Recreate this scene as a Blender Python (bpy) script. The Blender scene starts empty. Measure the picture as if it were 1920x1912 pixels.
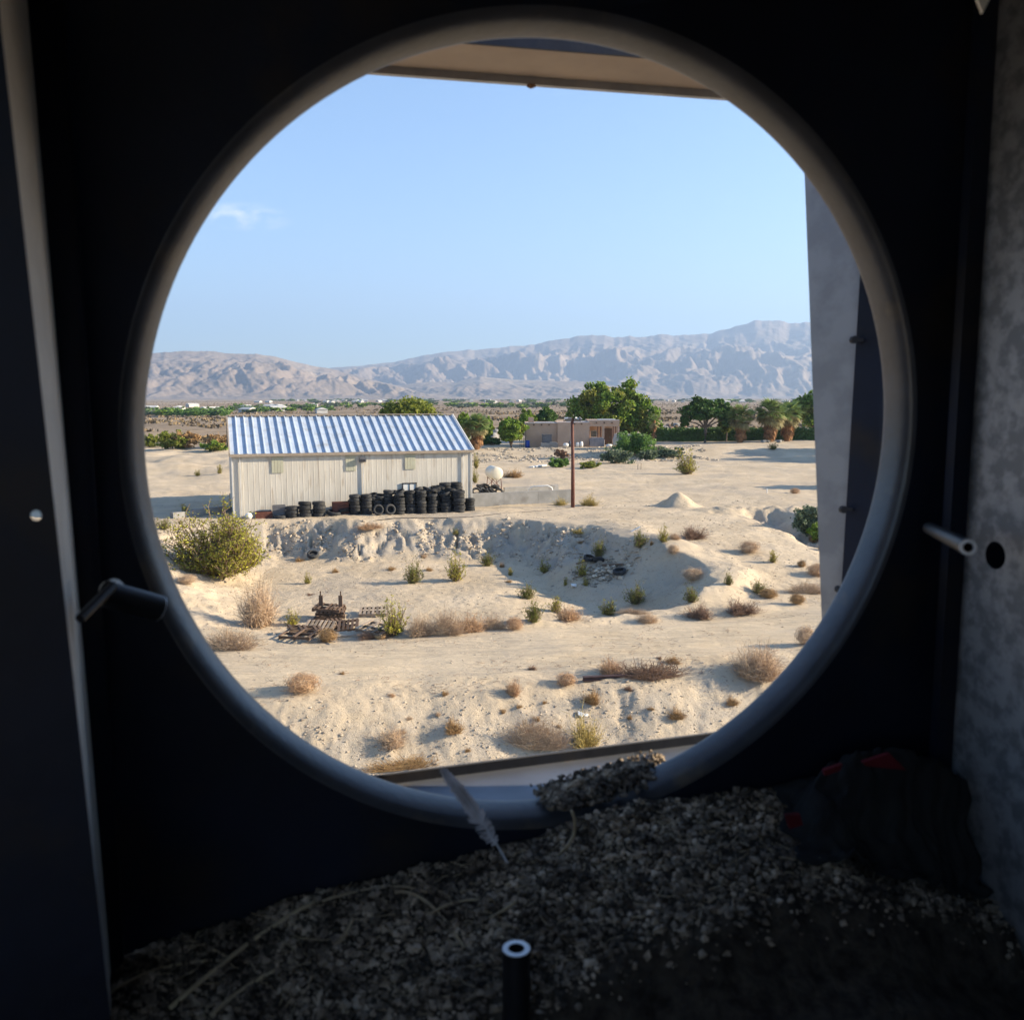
import bpy, math, random
import numpy as np
from mathutils import Vector, Matrix
random.seed(7); rng = np.random.default_rng(11)
scn = bpy.context.scene
COL = scn.collection
PI = math.pi
# ------------------------------------------------------------------ camera, world, sun, exposure
CAMZ = 7.3; F = 1700.0; PITCH = math.atan((956-745)/F)
cd = bpy.data.cameras.new('camera'); cam = bpy.data.objects.new('camera', cd); COL.objects.link(cam)
cd.sensor_width = 36; cd.lens = F/1920*36; cd.clip_start = .02; cd.clip_end = 60000
cam.location = (0, 0, CAMZ); cam.rotation_euler = (PI/2-PITCH, 0, 0)
cd.dof.use_dof = True; cd.dof.focus_distance = 14.0; cd.dof.aperture_fstop = 11.0
scn.camera = cam
SUN_EL = math.radians(20); SUN_AZ = math.radians(2.5)      # azimuth from +x towards +y
sdir = Vector((math.cos(SUN_EL)*math.cos(SUN_AZ), math.cos(SUN_EL)*math.sin(SUN_AZ), math.sin(SUN_EL)))
ld = bpy.data.lights.new('sun', 'SUN'); ld.energy = 5.0; ld.angle = math.radians(.5); ld.color = (1, .85, .63)
sun = bpy.data.objects.new('sun', ld); COL.objects.link(sun)
sun.rotation_euler = sdir.to_track_quat('Z', 'Y').to_euler()
w = bpy.data.worlds.new('World'); scn.world = w; w.use_nodes = True
nt = w.node_tree; nt.nodes.clear()
sky = nt.nodes.new('ShaderNodeTexSky'); sky.sky_type = 'NISHITA'; sky.sun_disc = False
sky.sun_elevation = SUN_EL; sky.sun_rotation = PI/2-SUN_AZ; sky.altitude = 0; sky.air_density = 1.0; sky.dust_density = 0.0; sky.ozone_density = 4.5
bgn = nt.nodes.new('ShaderNodeBackground'); bgn.inputs['Strength'].default_value = .072
wout = nt.nodes.new('ShaderNodeOutputWorld')
nt.links.new(bgn.outputs[0], wout.inputs[0])
scn.view_settings.view_transform = 'Standard'; scn.view_settings.look = 'None'; scn.view_settings.gamma = 1
scn.view_settings.use_curve_mapping = False
scn.view_settings.exposure = 1.90

def ray(px, py):
    x = (px-960)/F; y = -(py-956)/F
    cp, sp = math.cos(PITCH), math.sin(PITCH)
    return np.array([x, cp+y*sp, -sp+y*cp])
# small wispy cloud of the sky (a direction on the sky, not a place in the picture)
cr = ray(462, 407); cr = cr/np.linalg.norm(cr)
tc = nt.nodes.new('ShaderNodeTexCoord')
def wn(t, **k):
    n = nt.nodes.new(t)
    for a, b in k.items(): setattr(n, a, b)
    return n
def wm(op, a, b=None, c=None):
    n = wn('ShaderNodeMath', operation=op)
    for i, v in enumerate((a, b, c)):
        if v is None: continue
        if isinstance(v, (int, float)): n.inputs[i].default_value = v
        else: nt.links.new(v, n.inputs[i])
    return n.outputs[0]
az0 = math.atan2(cr[0], cr[1]); el0 = math.asin(cr[2])
sep = wn('ShaderNodeSeparateXYZ'); nt.links.new(tc.outputs['Generated'], sep.inputs[0])
azn = wm('ARCTAN2', sep.outputs[0], sep.outputs[1]); eln = wm('ARCSINE', sep.outputs[2])
du = wm('MULTIPLY', wm('SUBTRACT', azn, az0), 1/.050); dv = wm('MULTIPLY', wm('SUBTRACT', eln, el0), 1/.015)
d2 = wm('ADD', wm('MULTIPLY', du, du), wm('MULTIPLY', dv, dv))
msk = wn('ShaderNodeMapRange'); nt.links.new(d2, msk.inputs[0]); msk.inputs[1].default_value = 1; msk.inputs[2].default_value = 0
cn = wn('ShaderNodeTexNoise'); cn.inputs['Scale'].default_value = 38; cn.inputs['Detail'].default_value = 6; cn.inputs['Roughness'].default_value = .6
mp = wn('ShaderNodeMapping'); mp.inputs['Scale'].default_value = (1, 1, 2.2)
nt.links.new(tc.outputs['Generated'], mp.inputs[0]); nt.links.new(mp.outputs[0], cn.inputs[0])
cm = wn('ShaderNodeMapRange'); nt.links.new(cn.outputs[0], cm.inputs[0]); cm.inputs[1].default_value = .42; cm.inputs[2].default_value = .68
fac = wm('MULTIPLY', wm('MULTIPLY', msk.outputs[0], cm.outputs[0]), .85)
mixc = wn('ShaderNodeMixRGB'); nt.links.new(fac, mixc.inputs[0]); nt.links.new(sky.outputs[0], mixc.inputs[1]); mixc.inputs[2].default_value = (5.2, 5.4, 5.8, 1)
nt.links.new(mixc.outputs[0], bgn.inputs[0])

# ------------------------------------------------------------------ materials
MATS = {}
def mat(name, c1, c2=None, scale=5, rough=.8, metal=0, bump=0, bscale=None, island=0, detail=4, spec=.3, transl=0, lo=.35, hi=.65, c3=None, s3=.5, lo3=.5, hi3=.6, stretch=None, obj_rand=0, world=False):
    m = bpy.data.materials.new(name); m.use_nodes = True; t = m.node_tree; N = t.nodes; L = t.links
    b = N['Principled BSDF']; b.inputs['Roughness'].default_value = rough; b.inputs['Metallic'].default_value = metal
    b.inputs['Specular IOR Level'].default_value = spec
    c2 = c2 or tuple(x*.75 for x in c1)
    co = N.new('ShaderNodeTexCoord'); src = co.outputs['Object']
    if world: src = N.new('ShaderNodeNewGeometry').outputs['Position']
    if stretch:
        mp = N.new('ShaderNodeMapping'); mp.inputs['Scale'].default_value = stretch; L.new(src, mp.inputs[0]); src = mp.outputs[0]
    n = N.new('ShaderNodeTexNoise'); n.inputs['Scale'].default_value = scale; n.inputs['Detail'].default_value = detail; n.inputs['Roughness'].default_value = .6
    L.new(src, n.inputs[0])
    mr = N.new('ShaderNodeMapRange'); L.new(n.outputs[0], mr.inputs[0]); mr.inputs[1].default_value = lo; mr.inputs[2].default_value = hi
    mx = N.new('ShaderNodeMixRGB'); L.new(mr.outputs[0], mx.inputs[0]); mx.inputs[1].default_value = (*c1, 1); mx.inputs[2].default_value = (*c2, 1)
    col = mx.outputs[0]
    if c3:
        n3 = N.new('ShaderNodeTexNoise'); n3.inputs['Scale'].default_value = s3; n3.inputs['Detail'].default_value = 5; L.new(src, n3.inputs[0])
        m3 = N.new('ShaderNodeMapRange'); L.new(n3.outputs[0], m3.inputs[0]); m3.inputs[1].default_value = lo3; m3.inputs[2].default_value = hi3
        x3 = N.new('ShaderNodeMixRGB'); L.new(m3.outputs[0], x3.inputs[0]); L.new(col, x3.inputs[1]); x3.inputs[2].default_value = (*c3, 1); col = x3.outputs[0]
    if island or obj_rand:
        hs = N.new('ShaderNodeHueSaturation'); L.new(col, hs.inputs['Color'])
        if island:
            g = N.new('ShaderNodeNewGeometry'); rnd = g.outputs['Random Per Island']; k = island
        else:
            g = N.new('ShaderNodeObjectInfo'); rnd = g.outputs['Random']; k = obj_rand
        r = N.new('ShaderNodeMapRange'); L.new(rnd, r.inputs[0]); r.inputs[3].default_value = 1-k; r.inputs[4].default_value = 1+k
        L.new(r.outputs[0], hs.inputs['Value']); col = hs.outputs[0]
    L.new(col, b.inputs['Base Color'])
    if bump:
        bn = N.new('ShaderNodeTexNoise'); bn.inputs['Scale'].default_value = bscale or scale*4; bn.inputs['Detail'].default_value = 5; L.new(src, bn.inputs[0])
        bp = N.new('ShaderNodeBump'); bp.inputs['Strength'].default_value = 1; bp.inputs['Distance'].default_value = bump; L.new(bn.outputs[0], bp.inputs['Height']); L.new(bp.outputs[0], b.inputs['Normal'])
    if transl:
        tr = N.new('ShaderNodeBsdfTranslucent'); L.new(col, tr.inputs[0]); ms = N.new('ShaderNodeMixShader'); ms.inputs[0].default_value = transl
        L.new(b.outputs[0], ms.inputs[1]); L.new(tr.outputs[0], ms.inputs[2]); L.new(ms.outputs[0], N['Material Output'].inputs[0])
    MATS[name] = m; return m
M_leaf = mat('leaf_green', (0.211, 0.312, 0.040), (0.126, 0.204, 0.029), 1.2, .6, island=.5, transl=.35, c3=(.25, .25, .045), s3=.45, lo3=.48, hi3=.62)  # yellow patches stand in for the sunlit tops of the crowns
M_leafdark = mat('leaf_dark', (0.086, 0.165, 0.029), (0.062, 0.114, 0.023), 1, .6, island=.45, transl=.25)
M_leafyel = mat('leaf_yellow_green', (0.250, 0.263, 0.040), (0.150, 0.188, 0.030), 1, .6, island=.4, transl=.4)
M_leafbright = mat('leaf_bright', (0.169, 0.286, 0.060), (0.104, 0.195, 0.042), 1, .6, island=.4, transl=.4)
M_greygreen = mat('leaf_grey_green', (.16, .20, .12), (.11, .15, .085), 1, .7, island=.35, transl=.3)
M_creo = mat('creosote_leaf', (0.404, 0.365, 0.043), (0.262, 0.257, 0.036), 3, .6, island=.5, transl=.3)
M_creod = mat('creosote_leaf_deep', (0.211, 0.226, 0.033), (0.134, 0.154, 0.028), 3, .6, island=.5, transl=.3)
M_stem = mat('shrub_stem', (0.210, 0.143, 0.083), (0.135, 0.090, 0.060), 8, .8, island=.3)
M_dry = mat('dry_twig', (0.578, 0.382, 0.219), (0.413, 0.259, 0.154), 6, .8, island=.35, transl=.15)
M_drypink = mat('dry_twig_pink', (0.567, 0.416, 0.272), (0.385, 0.270, 0.175), 6, .8, island=.35)
M_dryorange = mat('dry_twig_orange', (0.446, 0.286, 0.125), (0.319, 0.195, 0.094), 6, .8, island=.35, transl=.2)
M_dryyel = mat('dry_twig_yellow', (0.525, 0.416, 0.144), (0.375, 0.286, 0.096), 6, .8, island=.35, transl=.2)
M_drybrown = mat('dry_twig_brown', (0.270, 0.165, 0.105), (0.180, 0.112, 0.075), 6, .8, island=.3)
M_bark = mat('bark', (.16, .12, .09), (.09, .07, .05), 4, .9, bump=.02)
M_skirt = mat('palm_skirt', (.36, .20, .09), (.22, .115, .055), 2, .9, island=.45, transl=.2)
M_palm = mat('palm_leaf', (0.233, 0.296, 0.088), (0.155, 0.217, 0.061), 2, .6, island=.4, transl=.35)
M_palmold = mat('palm_leaf_old', (.34, .30, .14), (.26, .22, .10), 2, .7, island=.35, transl=.3)
M_tyre = mat('tyre_rubber', (.022, .023, .025), (.055, .052, .048), 5, .75, obj_rand=.4, spec=.3, lo=.45, hi=.75)
M_wall = mat('painted_steel_white', (.57, .53, .455), (.47, .43, .365), 1.2, .5, bump=0, lo=.3, hi=.75, spec=.35, c3=(.34, .27, .20), s3=2.2, lo3=.56, hi3=.8, obj_rand=.05, world=True, stretch=(2.5, 2.5, .35))
M_roof = mat('roof_galvanised', (.46, .52, .60), (.38, .44, .52), 1.0, .5, metal=0, spec=.3, obj_rand=.06, world=True, c3=(.34, .36, .38), s3=1.5, lo3=.52, hi3=.75)
M_trim = mat('trim_tan', (.33, .27, .21), (.26, .21, .16), 2, .6)
M_trimw = mat('trim_white', (.62, .60, .57), (.5, .49, .46), 2, .5)
M_patch = mat('fibreglass_panel', (.44, .43, .32), (.40, .38, .28), 2, .5)
M_dark = mat('dark_metal', (.035, .035, .04), None, 6, .6)
M_grey = mat('grey_metal', (.16, .16, .17), None, 5, .5, metal=.3)
M_glass = mat('window_glass', (.10, .12, .14), None, 2, .08, spec=.8)
M_conc = mat('concrete', (.27, .265, .255), (.20, .195, .185), 1.2, .9, bump=.01, c3=(.15, .135, .12), s3=.8, lo3=.6, hi3=.8)
M_stucco = mat('stucco_pink', (.50, .35, .25), (.45, .31, .22), .8, .9, bump=.01)
M_wood = mat('old_wood', (.16, .10, .065), (.09, .06, .04), 5, .85, stretch=(1, 6, 6), obj_rand=.4)
M_woodgrey = mat('weathered_wood', (.34, .27, .20), (.20, .15, .11), 5, .85, stretch=(1, 6, 6), obj_rand=.4)
M_rust = mat('rusty_steel', (.15, .055, .035), (.09, .035, .025), 4, .7, bump=.003)
M_rustd = mat('rusty_beam', (.075, .045, .045), (.05, .03, .03), 3, .7, bump=.003)
M_tank = mat('tank_white', (.66, .62, .50), (.60, .56, .46), 1.2, .45, c3=(.40, .20, .10), s3=3, lo3=.66, hi3=.78)
M_blue = mat('blue_plastic', (.02, .07, .38), None, 2, .4)
M_white = mat('white_paint', (.75, .74, .70), (.62, .6, .56), 2, .5)
M_car = mat('car_paint', (.62, .58, .50), None, 2, .25, spec=.6)
M_farw = mat('far_white', (.55, .53, .49), None, 1, .6)
M_rock = mat('rock', (.44, .36, .27), (.34, .28, .21), 3, .9, island=.35)
M_rubble = mat('rubble', (.46, .39, .30), (.26, .22, .17), 2, .9, island=.5)
M_tarp = mat('grey_tarp', (.26, .25, .26), (.2, .19, .2), 2, .8, bump=.02)
# near field
M_panel = mat('inner_panel_black', (.010, .016, .036), (.005, .007, .014), 3, .55, spec=.25, c3=(.028, .022, .017), s3=9, lo3=.56, hi3=.8, bump=.0008, bscale=60)  # navy tint stands in for veiling flare over the black coating
M_lip = mat('rolled_lip_steel', (.072, .075, .088), (.046, .048, .057), 12, .33, metal=0, spec=.7, bump=.0004, bscale=120, c3=(.13, .11, .09), s3=22, lo3=.58, hi3=.72)
M_galv = mat('galvanised_sheet', (.34, .34, .35), (.19, .195, .205), 55, .55, metal=.45, spec=.4, lo=.42, hi=.58, detail=8, bump=.0002, bscale=90)
M_galvout = mat('galvanised_outer', (.40, .41, .43), (.33, .34, .36), 22, .5, metal=.5, lo=.42, hi=.58, detail=7)
M_tray = mat('tray_steel', (.19, .205, .24), (.14, .15, .175), 10, .42, metal=.5, detail=7, c3=(.32, .26, .2), s3=16, lo3=.63, hi3=.75)
M_hood = mat('hood_ground_bounce', (.42, .34, .28), (.33, .27, .23), 7, .7, detail=6)  # tan carries the warm bounce from the ground; the sheet itself is pale
M_strip = mat('strip_galvanised', (.86, .81, .73), (.72, .67, .60), 16, .6, metal=0, detail=6)
M_tube = mat('tube_end_bright', (.9, .92, .95), (.8, .82, .86), 40, .3, metal=.15, spec=.8)
M_tubed = mat('tube_body', (.035, .035, .04), None, 30, .4, metal=.5)
M_deb = mat('debris', (0.416, 0.331, 0.245), (0.120, 0.092, 0.068), 40, .9, island=.8, c3=(.09, .07, .055), s3=13, lo3=.5, hi3=.66, lo=.4, hi=.6)
M_debbed = mat('debris_bed', (.09, .072, .055), (.028, .022, .018), 60, .95, bump=.004, bscale=120)
M_feath = mat('feather_vane', (.66, .64, .67), (.30, .27, .27), 30, .7, transl=.4)
M_quill = mat('feather_quill', (.62, .62, .64), None, 30, .4)
M_straw = mat('straw', (.55, .43, .27), (.4, .3, .19), 30, .7)
M_rag = mat('black_rag', (.012, .012, .014), (.026, .028, .028), 12, .9, bump=.002, bscale=60)
M_red = mat('red_cloth', (.16, .012, .02), (.09, .008, .012), 20, .8)

# ground material: sand, gravel flecks, dusty patches
def ground_mat():
    m = bpy.data.materials.new('desert_sand'); m.use_nodes = True; t = m.node_tree; N = t.nodes; L = t.links
    b = N['Principled BSDF']; b.inputs['Roughness'].default_value = .95; b.inputs['Specular IOR Level'].default_value = .1
    co = N.new('ShaderNodeTexCoord').outputs['Object']
    def noise(s, d=5, r=.6, mp=None):
        n = N.new('ShaderNodeTexNoise'); n.inputs['Scale'].default_value = s; n.inputs['Detail'].default_value = d; n.inputs['Roughness'].default_value = r
        src = co
        if mp:
            q = N.new('ShaderNodeMapping'); q.inputs['Scale'].default_value = mp[:3]; q.inputs['Rotation'].default_value = (0, 0, mp[3]); L.new(co, q.inputs[0]); src = q.outputs[0]
        L.new(src, n.inputs[0]); return n.outputs[0]
    def rng_(v, a, b_): 
        r = N.new('ShaderNodeMapRange'); L.new(v, r.inputs[0]); r.inputs[1].default_value = a; r.inputs[2].default_value = b_; return r.outputs[0]
    def mix(f, a, c, mode='MIX'):
        x = N.new('ShaderNodeMixRGB'); x.blend_type = mode
        if isinstance(f, float): x.inputs[0].default_value = f
        else: L.new(f, x.inputs[0])
        if isinstance(a, tuple): x.inputs[1].default_value = (*a, 1)
        else: L.new(a, x.inputs[1])
        if isinstance(c, tuple): x.inputs[2].default_value = (*c, 1)
        else: L.new(c, x.inputs[2])
        return x.outputs[0]
    def mul(a, c):
        x = N.new('ShaderNodeMath'); x.operation = 'MULTIPLY'
        for i, v in enumerate((a, c)):
            if isinstance(v, float): x.inputs[i].default_value = v
            else: L.new(v, x.inputs[i])
        return x.outputs[0]
    near = mix(rng_(noise(.35), .35, .65), (.56, .455, .325), (.45, .36, .25))
    near = mix(rng_(noise(.12), .5, .62), near, (.42, .35, .265))
    at_ = N.new('ShaderNodeAttribute'); at_.attribute_name = 'gz'
    sp = N.new('ShaderNodeSeparateColor'); L.new(at_.outputs['Color'], sp.inputs[0])
    # r: slope / cut bank clay, g: far brown scrub field, b: road
    near = mix(mul(sp.outputs[0], rng_(noise(1.2), .3, .6)), near, (.34, .305, .26))
    near = mix(mul(rng_(noise(9, 3), .58, .72), .55), near, (.27, .21, .15))
    near = mix(mul(rng_(noise(2.2, 6, .7), .60, .70), .45), near, (.24, .18, .125))
    near = mix(mul(sp.outputs[2], rng_(noise(3, 4, .6, (.25, 3, 1, .25)), .45, .7)), near, (.60, .49, .345))
    far = mix(rng_(noise(.012, 8, .65, (.5, 1.6, 1, 0)), .35, .65), (.19, .14, .09), (.34, .26, .18))
    far = mix(rng_(noise(.004, 6, .6, (.4, 1.5, 1, 0)), .56, .66), far, (.46, .37, .27))
    far = mix(rng_(noise(.15, 5, .7), .56, .64), far, (.13, .10, .06))
    col = mix(sp.outputs[1], near, far)
    L.new(col, b.inputs['Base Color'])
    bp = N.new('ShaderNodeBump'); bp.inputs['Distance'].default_value = .06; L.new(noise(6, 10, .8), bp.inputs['Height'])
    bp2 = N.new('ShaderNodeBump'); bp2.inputs['Distance'].default_value = .05; L.new(mul(sp.outputs[2], noise(4, 3, .5, (.2, 3, 1, .25))), bp2.inputs['Height']); L.new(bp.outputs[0], bp2.inputs['Normal'])
    L.new(bp2.outputs[0], b.inputs['Normal'])
    return m
M_ground = ground_mat()

# ------------------------------------------------------------------ mesh helpers
def link(o, parent=None):
    COL.objects.link(o)
    if parent is not None: o.parent = parent
    return o
def tag(o, label=None, cat=None, group=None, kind=None):
    if label: o['label'] = label
    if cat: o['category'] = cat
    if group: o['group'] = group
    if kind: o['kind'] = kind
    return o
def empty(name, loc=(0, 0, 0), rz=0):
    o = bpy.data.objects.new(name, None); o.location = loc; o.rotation_euler = (0, 0, rz); o.empty_display_size = .1
    return link(o)
def mesh_np(name, V, Fq, m=None, smooth=False):
    V = np.asarray(V, dtype=np.float32); Fq = np.asarray(Fq, dtype=np.int32); k = Fq.shape[1]
    me = bpy.data.meshes.new(name); me.vertices.add(len(V)); me.vertices.foreach_set('co', V.ravel())
    me.loops.add(Fq.size); me.loops.foreach_set('vertex_index', Fq.ravel())
    me.polygons.add(len(Fq)); me.polygons.foreach_set('loop_start', np.arange(0, Fq.size, k, dtype=np.int32))
    me.polygons.foreach_set('use_smooth', np.full(len(Fq), smooth))
    me.update(calc_edges=True)
    if m: me.materials.append(m)
    return me
class MB:
    def __init__(s): s.v = []; s.f = []
    def add(s, vs, fs):
        b = len(s.v); s.v += [tuple(v) for v in vs]; s.f += [tuple(i+b for i in f) for f in fs]
    def box(s, c, size, rz=0, mx=None):
        hx, hy, hz = size[0]/2, size[1]/2, size[2]/2
        vs = [Vector((x, y, z)) for z in (-hz, hz) for x, y in ((-hx, -hy), (hx, -hy), (hx, hy), (-hx, hy))]
        R = mx or Matrix.Rotation(rz, 3, 'Z')
        s.add([R @ v+Vector(c) for v in vs], [(0, 3, 2, 1), (4, 5, 6, 7), (0, 1, 5, 4), (1, 2, 6, 5), (2, 3, 7, 6), (3, 0, 4, 7)])
    def hexa(s, p):      # eight points: near quad then far quad
        s.add(p, [(0, 1, 2, 3), (7, 6, 5, 4), (0, 4, 5, 1), (1, 5, 6, 2), (2, 6, 7, 3), (3, 7, 4, 0)])
    def slab(s, q, off):  # a quad with thickness
        o = Vector(off); q = [Vector(a) for a in q]; s.hexa(q+[a+o for a in q])
    def tube(s, pts, r, n=6, cap=True):
        pts = [Vector(p) for p in pts]; rs = r if isinstance(r, (list, tuple)) else [r]*len(pts)
        rings = []
        for i, p in enumerate(pts):
            d = (pts[min(i+1, len(pts)-1)]-pts[max(i-1, 0)]).normalized()
            u = d.cross(Vector((0, 0, 1)));
            if u.length < .05: u = d.cross(Vector((1, 0, 0)))
            u.normalize(); v = d.cross(u)
            rings += [p+(u*math.cos(2*PI*k/n)+v*math.sin(2*PI*k/n))*rs[i] for k in range(n)]
        fs = [(i*n+k, i*n+(k+1) % n, (i+1)*n+(k+1) % n, (i+1)*n+k) for i in range(len(pts)-1) for k in range(n)]
        if cap: fs += [tuple(range(n))[::-1], tuple((len(pts)-1)*n+k for k in range(n))]
        s.add(rings, fs)
    def lathe(s, prof, n=24, M=None, closed=False):
        M = M or Matrix.Identity(4); L_ = len(prof)
        vs = [M @ Vector((r*math.cos(2*PI*k/n), r*math.sin(2*PI*k/n), z)) for r, z in prof for k in range(n)]
        fs = [(i*n+k, i*n+(k+1) % n, ((i+1) % L_)*n+(k+1) % n, ((i+1) % L_)*n+k) for i in range(L_ if closed else L_-1) for k in range(n)]
        s.add(vs, fs)
    def mesh(s, name, m, smooth=False):
        me = bpy.data.meshes.new(name); me.from_pydata(s.v, [], s.f); me.materials.append(m)
        if smooth: me.polygons.foreach_set('use_smooth', [True]*len(me.polygons))
        me.update(); return me
    def build(s, name, m, parent=None, smooth=False, loc=None, rz=None):
        o = bpy.data.objects.new(name, s.mesh(name, m, smooth))
        if loc is not None: o.location = loc
        if rz is not None: o.rotation_euler = (0, 0, rz)
        return link(o, parent)
def obj(name, me, parent=None, loc=(0, 0, 0), rot=(0, 0, 0), sc=(1, 1, 1)):
    o = bpy.data.objects.new(name, me); o.location = loc; o.rotation_euler = rot; o.scale = sc
    return link(o, parent)

# ------------------------------------------------------------------ noise and terrain height
def _h(ix, iy, seed):
    n = (ix*374761393+iy*668265263+seed*1442695041) & 0xffffffff
    n = ((n ^ (n >> 13))*1274126177) & 0xffffffff
    return ((n ^ (n >> 16)) & 0xffffff)/float(0xffffff)
def vn(x, y, seed=0):
    x = np.asarray(x, float); y = np.asarray(y, float)
    ix = np.floor(x).astype(np.int64); iy = np.floor(y).astype(np.int64); fx = x-ix; fy = y-iy
    def g(a, b):
        t = _h(ix+a, iy+b, seed)*2*PI
        return np.cos(t)*(fx-a)+np.sin(t)*(fy-b)
    u = fx**3*(fx*(fx*6-15)+10); v = fy**3*(fy*(fy*6-15)+10)
    return ((g(0, 0)*(1-u)+g(1, 0)*u)*(1-v)+(g(0, 1)*(1-u)+g(1, 1)*u)*v)*1.5
def fbm(x, y, o=4, seed=0, gain=.5, ridge=False):
    r = 0; a = 1
    for i in range(o):
        n = vn(x, y, seed+i)
        r = r+a*((1-2*np.abs(n)) if ridge else n); x = np.asarray(x)*2.03+17.1; y = np.asarray(y)*2.03-9.3; a *= gain
    return r
def sm(t): t = np.clip(t, 0, 1); return t*t*(3-2*t)
def flat(px, py, z):
    r = ray(px, py); k = (z-CAMZ)/r[2]; return r[0]*k, r[1]*k
PITF = np.array([flat(px, py, -2.1) for px, py in ((520, 1052), (640, 1058), (800, 1052), (930, 1052), (1000, 1066), (1012, 1088), (1095, 1112), (1180, 1138), (1200, 1152), (1100, 1168), (900, 1186), (700, 1196), (500, 1200), (455, 1165), (470, 1100))])
def polydist(x, y, P):
    d = np.full(np.shape(x), 1e9); ins = np.zeros(np.shape(x), bool)
    for i in range(len(P)):
        a = P[i]; b = P[(i+1) % len(P)]; ex, ey = b-a
        t = np.clip(((x-a[0])*ex+(y-a[1])*ey)/(ex*ex+ey*ey), 0, 1)
        d = np.minimum(d, np.hypot(x-a[0]-t*ex, y-a[1]-t*ey))
        c = ((a[1] > y) != (b[1] > y)) & (x < (b[0]-a[0])*(y-a[1])/(ey if abs(ey) > 1e-9 else 1e-9)+a[0]); ins ^= c
    return np.where(ins, 0, d)
PILE = flat(1272, 949, 0)
def gdist(x, y, P):
    d = np.full(np.shape(x), 1e9)
    for i in range(len(P)-1):
        a = np.array(P[i]); b = np.array(P[i+1]); e = b-a; t = np.clip(((x-a[0])*e[0]+(y-a[1])*e[1])/(e@e), 0, 1)
        d = np.minimum(d, np.hypot(x-a[0]-t*e[0], y-a[1]-t*e[1]))
    return d
GULLY = [flat(1435, 968, -.1), flat(1490, 990, -.3), flat(1600, 1030, -.6), flat(1800, 1090, -.9)]
def H(x, y, full=False):
    x = np.asarray(x, float); y = np.asarray(y, float)
    wob = .5*vn(x*.22, y*.22, 3)
    v = y-.25*x+wob*.8
    base = -1.4+1.4*sm((v-33.8)/15)
    base = base+.10*np.exp(-((v-34.1)/.35)**2)*(1+.8*vn(x*.7, y*.7, 5))+.09*np.exp(-((v-27.8)/.35)**2)*(.6+vn(x*.6, y*.6, 6))
    # pit
    wx = x+.5*vn(x*.45, y*.45, 8)+.18*vn(x*1.6, y*1.6, 9); wy = y+.5*vn(x*.45, y*.45, 18)+.18*vn(x*1.6, y*1.6, 19)
    d = polydist(wx, wy, PITF)
    wd = 3.2+1.0*sm((x-1.5)/3)+3*sm((-x-10)/5)
    wd = wd*(.45+.55*sm((v-34.5)/5))
    tS = (x+17.05)*.309-(y-55)*.951; s = .45*(1-sm(d/wd))+.55*np.clip(1-d/wd, 0, 1); s = s*np.where(x < 6, sm((tS-1.7)/1.4), 1)
    base = base+.55*sm((x-4)/4)*sm((y-36)/3)*np.exp(-((d-wd-.4)/1.5)**2)*(1+.3*vn(x*.3, y*.3, 21))
    s = s*(1-.8*sm((x-1.5)/3))+.8*sm((x-1.5)/3)*np.clip(1-d/wd, 0, 1); h = base*(1-s)+(-2.1-.45*sm((x+1)/5)*sm((v-34)/3))*s
    slope = 4*s*(1-s)
    # erosion on the cut bank
    back = sm((y-46)/3)*sm((9-x)/4)
    cr2 = np.clip(.10-np.abs(vn(x*.42+.8*vn(x*.8, y*.8, 91), y*.30+.5*vn(y*.9, x*.9, 92), 90)), 0, 1)*10; h = h-slope*back*.60*cr2*sm(vn(x*.3, y*.3, 93)*3+.9)
    gl = np.clip(fbm(x*.55+.3*vn(y, x, 4), y*.16, 3, 31, ridge=True)*.6, -1, 1)
    h = h-slope*back*(.22*np.clip(gl, 0, 1)**3*1.3+.10*np.abs(vn(x*1.1, y*1.1, 44))+.10*fbm(x*2.5, y*2.5, 3, 41))
    h = h+slope*.05*fbm(x*2.2, y*2.2, 3, 45)
    # escarpment
    es = sm((27.0-v)/3.3)
    sl2 = 4*es*(1-es)
    g2 = fbm(x*.9+.4*vn(x, y, 2), y*.22, 3, 51, ridge=True)
    h = h-1.75*es-sl2*(.10*np.clip(g2, 0, 1)**2*(.4+vn(x*.25, y*.25, 58)))+sl2*.06*fbm(x*1.3, y*1.3, 5, 57, gain=.55)
    lump = sm((27.5-v)/2)
    h = h+lump*.14*fbm(x*.5, y*.5, 3, 52)
    # terrace beyond
    yc = 113+.10*x
    h = h+(.9+.012*np.clip(x, 0, 60))*sm((y-(yc-9))/9)*(1-sm((y-260)/200))*sm((x+14)/6)
    # left hummocks
    lh = sm((-x-16)/8)*sm((y-78)/12)*(1-sm((y-135)/15))
    h = h+lh*(.55+.5*fbm(x*.10, y*.10, 4, 61))
    rd = np.hypot(x-PILE[0], y-PILE[1])
    h = h+np.clip(1.0*(1-rd/(1.5+.25*vn(x, y, 71))), 0, 2)*(1-.12*fbm(x*2, y*2, 2, 72))
    rb = np.hypot((x-PILE[0]-4.5)/4.2, (y-PILE[1]+3)/1.6); h = h+.35*np.exp(-rb**2)*(1+.6*fbm(x, y, 3, 75))
    gd = gdist(x+.5*vn(x*.7, y*.7, 76), y+.4*vn(x*.7, y*.7, 77), GULLY)
    gf = np.exp(-(gd/1.25)**2); h = h-gf*(1.0+.25*fbm(x*1.4, y*1.4, 3, 78))
    amp = sm((np.hypot(x, y)-20)/6)
    roadm = sm((v-27.3)/.8)*(1-sm((v-33.2)/.8))
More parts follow.
